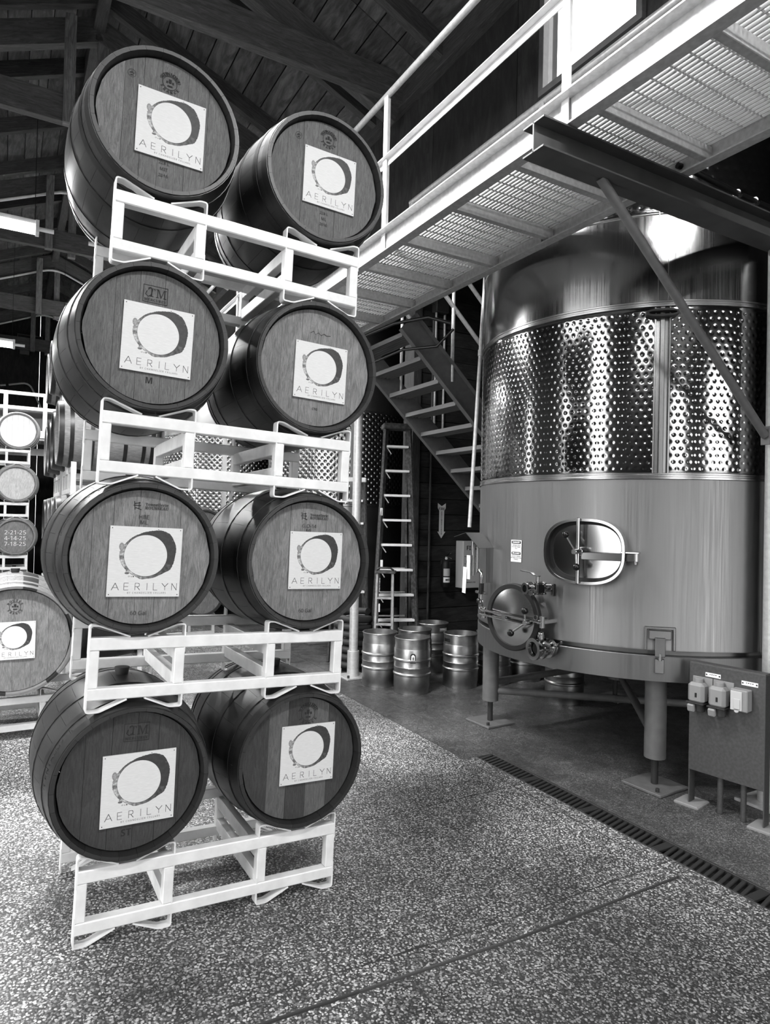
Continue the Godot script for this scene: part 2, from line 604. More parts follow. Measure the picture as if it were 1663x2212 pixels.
	M.cast = mat(0.2, 0.6, 0.4)
	M.socket = mat(0.52, 0.55)
	M.panel = tri_mat(0.28, 0.5, 0.1, cloud_tex(27, .86, 1.0, 0.06, 256, 1.6), 2.5)
	M.tank_far = mat(0.66, 0.3, 1.0)
	var hx := Image.create(128, 128, true, Image.FORMAT_L8)
	for y in 128:
		for x in 128:
			var best := 9.0
			for c in [[0, 0], [64, 64], [128, 0], [0, 128], [128, 128], [64, -64], [64, 192], [-64, 64], [192, 64]]:
				best = minf(best, Vector2(x - c[0], y - c[1]).length() / 28.0)
			hx.set_pixel(x, y, grey(1.0 - exp(-best * best * 1.6)))
	hx.generate_mipmaps()
	M.jacket_far = mat(0.66, 0.24, 1.0)
	M.jacket_far.heightmap_enabled = true
	M.jacket_far.heightmap_texture = ImageTexture.create_from_image(hx)
	M.jacket_far.heightmap_scale = 1.4
	M.jacket_far.uv1_scale = Vector3(10.5, 10.5, 1)
	# floors
	var peb := pebble_tex(91, 1024, 9.0, .27, .30, .99, 1.0, 0.76)
	var stain := cloud_tex(93, .62, 1.0, 0.012, 512, 2.0)
	for k in [["floor_stone", peb, 0.86, 1.0], ["floor_fine", pebble_tex(95, 512, 4.0, .30, .24, .56, 1.3, 0.75), 1.0, 1.0]]:
		var m := mat(k[3], 0.5, 0.0, k[1][0], Vector2(k[2], k[2]))
		m.metallic_specular = 0.5
		m.heightmap_enabled = true
		m.heightmap_texture = k[1][1]
		m.heightmap_scale = 0.25
		m.detail_enabled = true
		m.detail_uv_layer = BaseMaterial3D.DETAIL_UV_2
		m.detail_blend_mode = BaseMaterial3D.BLEND_MODE_MUL
		m.detail_albedo = stain
		m.roughness_texture = cloud_tex(97, .45, 1.0, 0.02, 256, 1.6)
		m.roughness = 0.62
		M[k[0]] = m
	M.mortar = mat(0.1, 0.9)

# ---------------------------------------------------------------- light and camera
const DOOR_Z := 5.0

func set_stage() -> void:
	var cam := Camera3D.new()
	cam.name = "camera"
	add_child(cam)
	cam.fov = rad_to_deg(2.0 * atan(1106.0 / 1427.6))
	cam.position = Vector3(0, 1.8, 0)
	cam.basis = Basis(Vector3.UP, deg_to_rad(-29.75)) * Basis(Vector3.RIGHT, deg_to_rad(0.7)) * Basis(Vector3.BACK, deg_to_rad(1.26))
	cam.current = true
	var we := WorldEnvironment.new()
	we.name = "environment"
	var e := Environment.new()
	e.background_mode = Environment.BG_SKY
	var sky := Sky.new()
	var ps := ProceduralSkyMaterial.new()
	ps.sky_top_color = grey(0.86)
	ps.sky_horizon_color = grey(0.93)
	ps.ground_horizon_color = grey(0.6)
	ps.ground_bottom_color = grey(0.45)
	ps.sun_angle_max = 0.0
	ps.energy_multiplier = 7.0
	sky.sky_material = ps
	e.sky = sky
	e.ambient_light_source = Environment.AMBIENT_SOURCE_SKY
	e.tonemap_mode = Environment.TONE_MAPPER_LINEAR
	e.tonemap_exposure = 1.35
	e.sdfgi_enabled = true
	e.ssao_enabled = true
	e.ssil_enabled = true
	we.environment = e
	add_child(we)

# a hanging strip fixture along x: body, tube, end caps, two wires and its light
func strip_light(at: Vector3, length: float, label: String, energy: float) -> void:
	var t := thing("strip_light", label, "light", at, 0.0, "fluorescent strips over the hall")
	boxpart(t, "housing", Vector3(-length / 2, 0.1, -0.06), Vector3(length / 2, 0.15, 0.06), M.white_paint)
	boxpart(t, "light_diffuser", Vector3(-length / 2 + 0.02, 0.01, -0.075), Vector3(length / 2 - 0.02, 0.1, 0.075), M.lamp, 0.025)
	for s in [-1, 1]:
		boxpart(t, "end_cap", Vector3(s * (length / 2 - 0.02) - 0.02, 0.0, -0.08), Vector3(s * (length / 2 - 0.02) + 0.02, 0.15, 0.08), M.white_paint)
		rod(t, "connector", Vector3(s * length / 2, 0.07, 0), Vector3(s * (length / 2 + 0.16), 0.07, 0), 0.026, M.white_paint, 10)
		rod(t, "wire", Vector3(s * length * 0.48, 0.13, 0), Vector3(s * length * 0.48, roof_y(at.x + s * length * 0.48) - at.y + 0.01, 0), 0.004, M.black, 6)
	var l := AreaLight3D.new()
	l.name = "area_light"
	l.area_size = Vector2(length, 0.14)
	l.light_energy = energy
	l.light_color = Color.WHITE
	l.shadow_enabled = true
	l.set("area_range", 60.0)
	t.add_child(l)
	l.position = Vector3(0, -0.01, 0)
	l.rotation = Vector3(-PI / 2, 0, 0)

# ---------------------------------------------------------------- setting
func floor_y(x: float) -> float:
	return clampf(0.0365 * (1.98 - x), 0.0, 0.085) - 0.001

func slab(parent: Node, called: String, x0: float, x1: float, z0: float, z1: float, m: Material) -> void:
	var st := bs()
	var xs := [x0]
	for c in [-0.349, 0.5, 1.2, 1.98]:
		if c > x0 and c < x1:
			xs.append(c)
	xs.append(x1)
	for i in xs.size() - 1:
		var a := Vector3(xs[i], floor_y(xs[i]), z0)
		var b := Vector3(xs[i + 1], floor_y(xs[i + 1]), z0)
		var c := Vector3(xs[i + 1], floor_y(xs[i + 1]), z1)
		var d := Vector3(xs[i], floor_y(xs[i]), z1)
		var nn := (c - a).cross(d - b).normalized()
		if nn.y < 0:
			nn = -nn
		for p in [a, b, c, a, c, d]:
			st.set_normal(nn)
			st.set_uv(Vector2(p.x, p.z))
			st.set_uv2(Vector2(p.x, p.z) * 0.085 + Vector2(0.13, 0.4))
			st.add_vertex(p)
		for q in [[d, c], [a, b]]:
			quad(st, q[0], q[1], q[1] - Vector3(0, 0.06, 0), q[0] - Vector3(0, 0.06, 0), Vector3(0, 0, 1 if q[0] == d else -1))
	for q in [[xs[0], -1], [xs[-1], 1]]:
		var y := floor_y(q[0])
		quad(st, Vector3(q[0], y, z0), Vector3(q[0], y, z1), Vector3(q[0], y - 0.06, z1), Vector3(q[0], y - 0.06, z0), Vector3(q[1], 0, 0))
	part(parent, called, st.commit(), m)

const RIDGE := Vector2(0.75, 7.43)
const PITCH := 0.42
func roof_y(x: float) -> float:
	return RIDGE.y - PITCH * absf(x - RIDGE.x)

func build_shell() -> void:
	var f := struct("floor", "exposed aggregate concrete floor with sawn joints", "floor")
	slab(f, "slab", -3.2, 3.05, -2.192, DOOR_Z + 0.3, M.floor_stone)
	slab(f, "slab", -3.2, 3.05, -21.2, -2.212, M.floor_stone)
	slab(f, "slab", 3.058, 3.165, -4.05, DOOR_Z + 0.3, M.floor_stone)
	slab(f, "slab", 3.058, 3.335, -21.2, -4.056, M.floor_fine)
	slab(f, "slab", 3.34, 8.6, -21.2, DOOR_Z + 0.3, M.floor_fine)
	boxpart(f, "bed", Vector3(-3.2, -0.2, -21.2), Vector3(8.6, -0.062, DOOR_Z + 0.3), M.mortar)
	boxpart(f, "apron", Vector3(-24, -0.2, DOOR_Z + 0.3), Vector3(16, -0.05, 22), M.apron)
	boxpart(f, "apron", Vector3(-24, -0.2, -24), Vector3(-3.25, 0.03, DOOR_Z + 0.3), M.apron)
	# roof: boards along the hall, common rafters and trusses
	var c := struct("ceiling", "dark plywood roof on timber rafters", "ceiling")
	for side: float in [-1.0, 1.0]:
		var ext := 4.15 if side < 0 else 2.95
		var n := int(ext / 0.22)
		for i in n:
			var xa := RIDGE.x + side * (i * 0.22 + 0.005)
			var xb := RIDGE.x + side * ((i + 1) * 0.22 - 0.005)
			var ang := atan(PITCH) * -side
			for zz in [[-21.3, -13.0], [-12.99, -5.5], [-5.49, DOOR_Z + 0.3]]:
				var pc := Vector3((xa + xb) / 2, (roof_y(xa) + roof_y(xb)) / 2 + 0.02, (zz[0] + zz[1]) / 2)
				part(c, "board", bev(Vector3(0.21 / cos(atan(PITCH)), 0.03, zz[1] - zz[0]), 0.002), M.ply[(i * 7 + int(-zz[0]) + (3 if side > 0 else 0)) % 3], pc, Vector3(0, 0, ang))
		var over := boxpart(c, "roof_deck", Vector3(-ext / 2 / cos(atan(PITCH)), 0, -13.3), Vector3(ext / 2 / cos(atan(PITCH)), 0.08, 13.3), M.mortar)
		over.position = Vector3(RIDGE.x + side * ext / 2, roof_y(RIDGE.x + side * ext / 2) + 0.09, -8.0)
		over.rotation.z = -side * atan(PITCH)
		for k in 20:
			var z := -20.4 + k * 1.275
			var xe := RIDGE.x + side * (ext - 0.05)
			beam(c, "rafter", Vector3(RIDGE.x + side * 0.04, roof_y(RIDGE.x) - 0.11, z), Vector3(xe, roof_y(xe) - 0.095, z), 0.09, 0.19, M.timber[1])
	beam(c, "ridge_beam", Vector3(RIDGE.x, RIDGE.y - 0.16, -21.0), Vector3(RIDGE.x, RIDGE.y - 0.16, DOOR_Z), 0.12, 0.3, M.timber[1])
	var names := ["dark timber truss nearest the camera above the top right barrel", "timber truss with twin hanging posts above the top left barrel", "timber truss behind the large strip light", "timber truss third down the hall", "far timber truss above the horn loudspeaker"]
	var zs := [-5.93, -7.96, -11.8, -15.7, -19.4]
	for i in 5:
		var z: float = zs[i]
		var t := thing("roof_truss", names[i], "truss", Vector3(RIDGE.x, 0, z), 0.0, "timber trusses under the roof")
		var ty := 6.22 if i == 0 else 6.12
		var xl := -3.1
		beam(t, "tie_beam", Vector3(xl - RIDGE.x, ty, 0.1), Vector3(3.42 - RIDGE.x, ty, 0.1), 0.1, 0.3, M.timber[0])
		for s in [-1, 1]:
			var xe := 3.42 if s > 0 else xl
			beam(t, "principal_rafter", Vector3(0, RIDGE.y - 0.28, 0), Vector3(xe - RIDGE.x, roof_y(xe) - 0.28, 0), 0.12, 0.26, M.timber[0])
		for s in [[-0.17, 0.2], [0.17, 0.0]]:
			if i > 0:
				boxpart(t, "king_post", Vector3(s[0] - 0.055 - 0.12, ty - 0.2, s[1] - 0.05), Vector3(s[0] + 0.055 - 0.12, RIDGE.y - 0.35, s[1] + 0.05), M.timber_pale)
	# walls
	var w := struct("wall_right", "dark plywood clerestory wall over the catwalk with a window opening", "wall")
	var zz := -21.2
	var k2 := 0
	while zz < DOOR_Z:
		var z2 := minf(zz + 1.22, DOOR_Z)
		if zz < -3.78 and z2 > -3.78:
			z2 = -3.78
		if zz >= -3.79 and zz < -2.95:
			z2 = -2.92
			boxpart(w, "panel", Vector3(3.5, 4.8, zz), Vector3(3.54, 5.12, z2 - 0.004), M.wall_dark[0])
			boxpart(w, "panel", Vector3(3.5, 6.02, zz), Vector3(3.54, 6.32, z2 - 0.004), M.wall_dark[0])
		else:
			boxpart(w, "panel", Vector3(3.5, 4.8, zz), Vector3(3.54, 6.32, z2 - 0.006), M.wall_dark[k2 % 2])
		zz = z2
		k2 += 1
	boxpart(w, "backing", Vector3(3.545, 4.8, -21.2), Vector3(3.62, 6.3, -3.79), M.mortar)
	boxpart(w, "backing", Vector3(3.545, 4.8, -2.91), Vector3(3.62, 6.3, DOOR_Z), M.mortar)
	boxpart(w, "backing", Vector3(3.545, 4.8, -3.79), Vector3(3.62, 5.11, -2.91), M.mortar)
	boxpart(w, "wall_plate", Vector3(3.4, 6.05, -21.2), Vector3(3.5, 6.25, DOOR_Z), M.timber[1])
	var win := struct("window_1", "clerestory window with bright sky behind the catwalk rail", "window")
	for b in [[Vector3(3.46, 5.07, -3.83), Vector3(3.56, 5.12, -2.87)], [Vector3(3.46, 6.02, -3.83), Vector3(3.56, 6.07, -2.87)], [Vector3(3.46, 5.12, -3.83), Vector3(3.56, 6.02, -3.78)], [Vector3(3.46, 5.12, -2.92), Vector3(3.56, 6.02, -2.87)]]:
		boxpart(win, "window_frame", b[0], b[1], M.paint_grey)
	boxpart(win, "pane", Vector3(3.518, 5.12, -3.78), Vector3(3.522, 6.02, -2.92), M.glass, 0.0)
	var a := struct("ceiling_2", "dark low ceiling over the tank bay", "ceiling")
	boxpart(a, "ceiling_board", Vector3(3.62, 5.02, -21.2), Vector3(8.8, 5.1, DOOR_Z + 0.3), M.wall_dark[1])
	var b := struct("wall_back", "dark horizontal plank wall behind the kegs with safety equipment", "wall")
	for i in 24:
		boxpart(b, "plank", Vector3(4.72, i * 0.21 + 0.003, -7.46 - 0.006 * (i % 3)), Vector3(8.6, i * 0.21 + 0.207, -7.4 - 0.006 * (i % 3)), M.wall_dark[i % 2])
	boxpart(b, "backing", Vector3(4.74, 0, -7.62), Vector3(8.6, 5.02, -7.475), M.mortar)
	boxpart(b, "corner_post", Vector3(4.6, 0, -7.6), Vector3(4.72, 5.02, -7.36), M.timber[1])
	var far := struct("wall_far", "dark boarded wall at the far end of the hall", "wall")
	for i in 12:
		var x := -5.0 + i * 1.14
		boxpart(far, "panel", Vector3(x, 0, -21.25), Vector3(x + 1.132, 7.4, -21.15), M.wall_dark[i % 2])
	# the wide door in the left wall, seen only as the light and the reflections that it gives
	var lf := struct("wall_left", "dark boarded side wall of the hall with a tall open loading door", "wall")
	for q in [[-21.2, -9.3, 0.0, 5.9], [-9.3, -8.7, 0.0, 0.8], [-9.3, -8.7, 4.2, 5.9], [-8.7, -4.6, 0.0, 5.9], [-4.6, -0.75, 5.35, 5.9], [-0.75, DOOR_Z + 0.3, 0.0, 5.9]]:
		boxpart(lf, "panel", Vector3(-3.32, q[2], q[0]), Vector3(-3.2, q[3], q[1]), M.wall_dark[0])
	var rt := struct("wall_side", "boarded outer wall of the tank bay", "wall")
	boxpart(rt, "panel", Vector3(8.6, 0, -21.2), Vector3(8.7, 5.1, DOOR_Z + 0.3), M.wall_dark[0])
	# the front wall with its open loading door, behind the camera
	var fr := struct("wall_front", "front wall with the wide open loading door", "wall")
	for q in [[-3.3, -0.5, 0.0, 7.6], [-0.5, 0.95, 4.4, 7.6], [0.95, 3.3, 0.0, 7.6], [3.3, 5.2, 4.6, 7.6], [5.2, 8.8, 0.0, 7.6]]:
		boxpart(fr, "panel", Vector3(q[0], q[2], DOOR_Z), Vector3(q[1], q[3], DOOR_Z + 0.2), M.wall_dark[0])

func build_drain() -> void:
	var d := thing("trench_drain", "black slotted cast iron trench drain grate set in the floor", "drain", Vector3(3.25, 0, -4.05))
	for x in [-0.078, 0.078]:
		boxpart(d, "edge_frame", Vector3(x - 0.006, -0.05, 0), Vector3(x + 0.006, 0.001, 4.6), M.cast)
	boxpart(d, "channel_bed", Vector3(-0.072, -0.06, 0), Vector3(0.072, -0.045, 4.6), M.mortar)
	var m := bev(Vector3(0.142, 0.016, 0.022), 0.003)
	var i := 0
	var z := 0.02
	while z < 4.58:
		if i % 13 == 12:
			part(d, "cross_bar", bev(Vector3(0.142, 0.018, 0.05), 0.003), M.cast, Vector3(0, -0.009, z + 0.012))
			z += 0.062
		else:
			part(d, "grate_bar", m, M.cast, Vector3(0, -0.010, z), Vector3(0, 0.22, 0))
			z += 0.040
		i += 1

# ---------------------------------------------------------------- barrels and racks
const RW := 1.145     # rack width
const RH := 0.2537    # rack frame height
const RD := 0.70      # rack depth
const FOOT := 0.05
const BL := 0.88      # barrel length
const BR := 0.362     # barrel bilge radius

# local frame: x across, y up from the feet, front face at z = 0, back at -RD
func make_rack(label: String, group: String) -> Node3D:
	var t := thing("barrel_rack", label, "rack", Vector3.ZERO, 0.0, group)
	t.set_meta("base", "barrel_rack")
	var y0 := FOOT
	var y1 := FOOT + RH
	var pst := 0.042
	var px := [0.0, 0.343, 0.757, RW - pst]
	for z in [-0.025, -RD + 0.025]:
		part(t, "top_rail", bev(Vector3(RW, 0.052, 0.05), 0.004), M.white_paint, Vector3(RW / 2, y1 - 0.026, z))
		part(t, "bottom_rail", bev(Vector3(RW, 0.048, 0.05), 0.004), M.white_paint, Vector3(RW / 2, y0 + 0.024, z))
		for x in px:
			part(t, "post", bev(Vector3(pst, RH - 0.1005, 0.046), 0.003), M.white_paint, Vector3(x + pst / 2, (y0 + y1) / 2 - 0.002, z))
		for pr in [[0.0, 0.158], [0.385, 0.228], [0.757, 0.915], [RW, 0.987]]:
			var d: float = signf(pr[1] - pr[0])
			for up in [1, -1]:
				var yb := y1 if up > 0 else y0
				var hh := 0.05 if up > 0 else FOOT - 0.003
				var xo: float = pr[0] + d * 0.003
				var key := "hook%s%d" % [str(pr[0]), up]
				if not cache.has(key):
					cache[key] = strap(bend([Vector3(xo, yb - up * 0.07, 0), Vector3(xo, yb + up * hh, 0), Vector3(xo + d * (0.03 if up > 0 else 0.05), yb + up * hh, 0), Vector3(pr[1], yb + up * 0.002, 0)], 0.011, 4), 0.0065, 0.048)
				part(t, "cradle_strap" if up > 0 else "foot_strap", cache[key], M.white_paint, Vector3(0, 0, z))
	for x in [0.343, 0.757]:
		part(t, "cross_rail", bev(Vector3(pst, 0.06, RD - 0.1), 0.003), M.white_paint, Vector3(x + pst / 2, y1 - 0.075, -RD / 2))
		part(t, "cross_rail", bev(Vector3(pst, 0.06, RD - 0.1), 0.003), M.white_paint, Vector3(x + pst / 2, y0 + 0.06, -RD / 2))
	return t

func stave_r(z: float, L: float, rb: float, re: float) -> float:
	var q := 2.0 * z / L
	return re + (rb - re) * (1.0 - q * q)

func stave_mesh(n: int, L: float, rb: float, re: float) -> ArrayMesh:
	var st := bs()
	var half := PI / n * 0.988
	var th := 0.026
	var zs := []
	for i in 15:
		zs.append(-L / 2 + L * i / 14.0)
	for i in 14:
		for s in 2:
			var f0 := -half + half * s
			var f1 := f0 + half
			var P := []
			var N := []
			for e in [[zs[i], f0], [zs[i], f1], [zs[i + 1], f1], [zs[i + 1], f0]]:
				var r := stave_r(e[0], L, rb, re)
				P.append(Vector3(sin(e[1]) * r, cos(e[1]) * r, e[0]))
				var sl: float = 8.0 * (rb - re) * e[0] / (L * L)
				N.append(Vector3(sin(e[1]), cos(e[1]), sl).normalized())
			for t in [[0, 1, 2], [0, 2, 3]]:
				var g: Vector3 = (P[t[1]] - P[t[0]]).cross(P[t[2]] - P[t[0]])
				var o := [0, 1, 2] if g.y < 0 else [0, 2, 1]
				for w in o:
					vtx(st, P[t[w]], N[t[w]], Vector2(P[t[w]].x, P[t[w]].z))
	for e in [-1.0, 1.0]:
		var z0: float = e * L / 2
		var z1: float = e * (L / 2 - 0.06)
		var ro := stave_r(z0, L, rb, re)
		for s in 2:
			var f0 := -half + half * s
			var f1 := f0 + half
			var d0 := Vector3(sin(f0), cos(f0), 0)
			var d1 := Vector3(sin(f1), cos(f1), 0)
			var zz := Vector3(0, 0, z0)
			quad(st, d0 * ro + zz, d1 * ro + zz, d1 * (ro - th * 0.6) + zz, d0 * (ro - th * 0.6) + zz, Vector3(0, 0, e))
			quad(st, d0 * (ro - th * 0.6) + zz, d1 * (ro - th * 0.6) + zz, d1 * (ro - th) + Vector3(0, 0, z1), d0 * (ro - th) + Vector3(0, 0, z1), Vector3(0, -1, 0))
	return st.commit()

func head_board(x0: float, x1: float, r: float) -> ArrayMesh:
	var poly := PackedVector2Array()
	var k := 6
	var a := maxf(x0 + 0.0006, -r * 0.999)
	var b := minf(x1 - 0.0006, r * 0.999)
	for i in k + 1:
		var x := lerpf(a, b, float(i) / k)
		poly.append(Vector2(x, sqrt(r * r - x * x)))
	for i in k + 1:
		var x := lerpf(b, a, float(i) / k)
		poly.append(Vector2(x, -sqrt(r * r - x * x)))
	return prism(poly, -0.018, 0.0)

# axis along z, front head at +z, origin under the bilge
func make_barrel(called: String, label: String, group: String, head: Material, stave: Array, o := {}) -> Node3D:
	var t := thing(called, label, "barrel", Vector3.ZERO, 0.0, group)
	t.set_meta("base", called)
	var L: float = o.get("L", BL)
	var rb: float = o.get("rb", BR)
	var re: float = o.get("re", 0.308)
	var c := Vector3(0, rb, 0)
	var ri := re - 0.027
	if o.get("full", true):
		var key := "stave%.3f" % rb
		if not cache.has(key):
			cache[key] = stave_mesh(26, L, rb, re)
		for i in 26:
			part(t, "stave", cache[key], stave[(i * 5 + i / 3) % stave.size()], c, Vector3(0, 0, TAU * i / 26))
	else:
		var pf := []
		for i in 15:
			var z := -L / 2 + L * i / 14.0
			pf.append(Vector2(stave_r(z, L, rb, re), z))
		pf.push_front(Vector2(re - 0.022, -L / 2))
		pf.push_front(Vector2(re - 0.027, -L / 2 + 0.06))
		pf.append(Vector2(re - 0.022, L / 2))
		pf.append(Vector2(re - 0.027, L / 2 - 0.06))
		var key := "body%.3f" % rb
		if not cache.has(key):
			cache[key] = lathe(pf, 36)
		part(t, "stave_body", cache[key], stave[0], c, Vector3(PI / 2, 0, 0))
	var hz: Array = o.get("hoops", [0.412, 0.325, 0.15])
	for h in hz:
		for s in [-1.0, 1.0]:
			var z: float = s * h
			var w := 0.044 if h == hz[0] else 0.036
			var key := "hoop%.3f,%.3f,%.1f" % [rb, h, s]
			if not cache.has(key):
				var ra := stave_r(z - w / 2, L, rb, re) + 0.0005
				var rc := stave_r(z + w / 2, L, rb, re) + 0.0005
				cache[key] = lathe([Vector2(ra, z - w / 2), Vector2(ra + 0.0028, z - w / 2), Vector2(rc + 0.0028, z + w / 2), Vector2(rc, z + w / 2)], 48)
			part(t, "hoop", cache[key], o.get("hoop_mat", M.hoop), c, Vector3(PI / 2, 0, 0))
	var cuts: Array = o.get("cuts", [-1.0, -0.62, -0.33, -0.02, 0.3, 0.6, 1.0])
	for i in cuts.size() - 1:
		part(t, "head_board", head_board(cuts[i] * ri, cuts[i + 1] * ri, ri), head if not (o.has("mixed") and i in o.mixed) else o.mixed_mat, c + Vector3(0, 0, L / 2 - 0.036 - 0.0012 * (i % 2)))
	part(t, "rear_head", cyl(ri, 0.02, 32), head, c + Vector3(0, 0, -L / 2 + 0.036), Vector3(PI / 2, 0, 0))
	part(t, "bung", cyl(0.026, 0.045, 16, 0.034), M.rubber, Vector3(0, 2 * rb - 0.012, 0))
	return t

# the wooden name plate screwed to a head: a part of its barrel
func name_plate(b: Node3D, size: float, at: Vector2, tilt: float, L := BL, rb := BR) -> void:
	var h := size / 2
	var st := bs()
	var z1 := 0.006
	quad(st, Vector3(-h, h, z1), Vector3(h, h, z1), Vector3(h, -h, z1), Vector3(-h, -h, z1), Vector3.BACK, Vector2(0, 0), Vector2(1, 0), Vector2(1, 1), Vector2(0, 1))
	var p := part(b, "name_plate", st.commit(), M.plate0, Vector3(at.x, rb + at.y, L / 2 - 0.033), Vector3(0, 0, tilt))
	p.set_meta("label", "pale wooden name plate printed with a dark glass ring")
	part(p, "plate_edge", bev(Vector3(size, size, 0.0058), 0.0), M.plate_edge, Vector3(0, 0, 0.0029))
	letters(p, "BY CHANDELIER CELLARS", size * 0.026, Vector3(size * 0.04, -size * 0.445, z1), M.brand_soft, false, false, 8)
	for sx in [-1, 1]:
		for sy in [-1, 1]:
			part(p, "screw", cyl(0.0022, 0.0012, 8), M.brand, Vector3(sx * h * 0.94, sy * h * 0.94, z1 - 0.0004), Vector3(PI / 2, 0, 0))

func crest(b: Node3D, at: Vector3, r: float, top: String, low: String, m: Material) -> void:
	var ring := lathe([Vector2(r * 0.60, 0), Vector2(r * 0.60, 0.0005), Vector2(r * 0.64, 0.0005), Vector2(r * 0.64, 0)], 24)
	part(b, "stamp_ring", ring, m, at, Vector3(PI / 2, 0, 0))
	arc_text(b, top, r * 0.27, at, r * 0.82, PI / 2, 2.6 / maxf(6, top.length()), m)
	arc_text(b, low, r * 0.24, at, r * 0.82, -PI / 2, 2.4 / maxf(6, low.length()), m, true)
	for q in [[0, 0.18, 0.24, 0.34], [-0.26, 0.05, 0.14, 0.2], [0.26, 0.05, 0.14, 0.2], [0, -0.28, 0.44, 0.12]]:
		part(b, "stamp_mark", bev(Vector3(r * q[2], r * q[3], 0.0005), 0.0), m, at + Vector3(q[0] * r, q[1] * r, 0.0002), Vector3(0, 0, 0.3 * q[0]))

func maker_box(b: Node3D, at: Vector3, m: Material) -> void:
	for q in [[0, 0.036, 0.1, 0.0022], [0, -0.036, 0.1, 0.0022], [-0.05, 0, 0.0022, 0.074], [0.05, 0, 0.0022, 0.074]]:
		part(b, "stamp_mark", bev(Vector3(q[2], q[3], 0.0005), 0.0), m, at + Vector3(q[0], q[1], 0))
	part(b, "stamp_mark", tube([Vector3(-0.035, 0.012, 0), Vector3(-0.04, -0.004, 0), Vector3(-0.03, -0.012, 0), Vector3(-0.018, -0.004, 0), Vector3(-0.012, 0.018, 0), Vector3(-0.02, 0.028, 0), Vector3(-0.03, 0.024, 0)], 0.0016, 5), m, at)
	letters(b, "TM", 0.036, at + Vector3(0.008, 0.006, 0), m, false, true)
	letters(b, "MERCUREY", 0.0105, at + Vector3(0, -0.025, 0), m, true, true, 2)

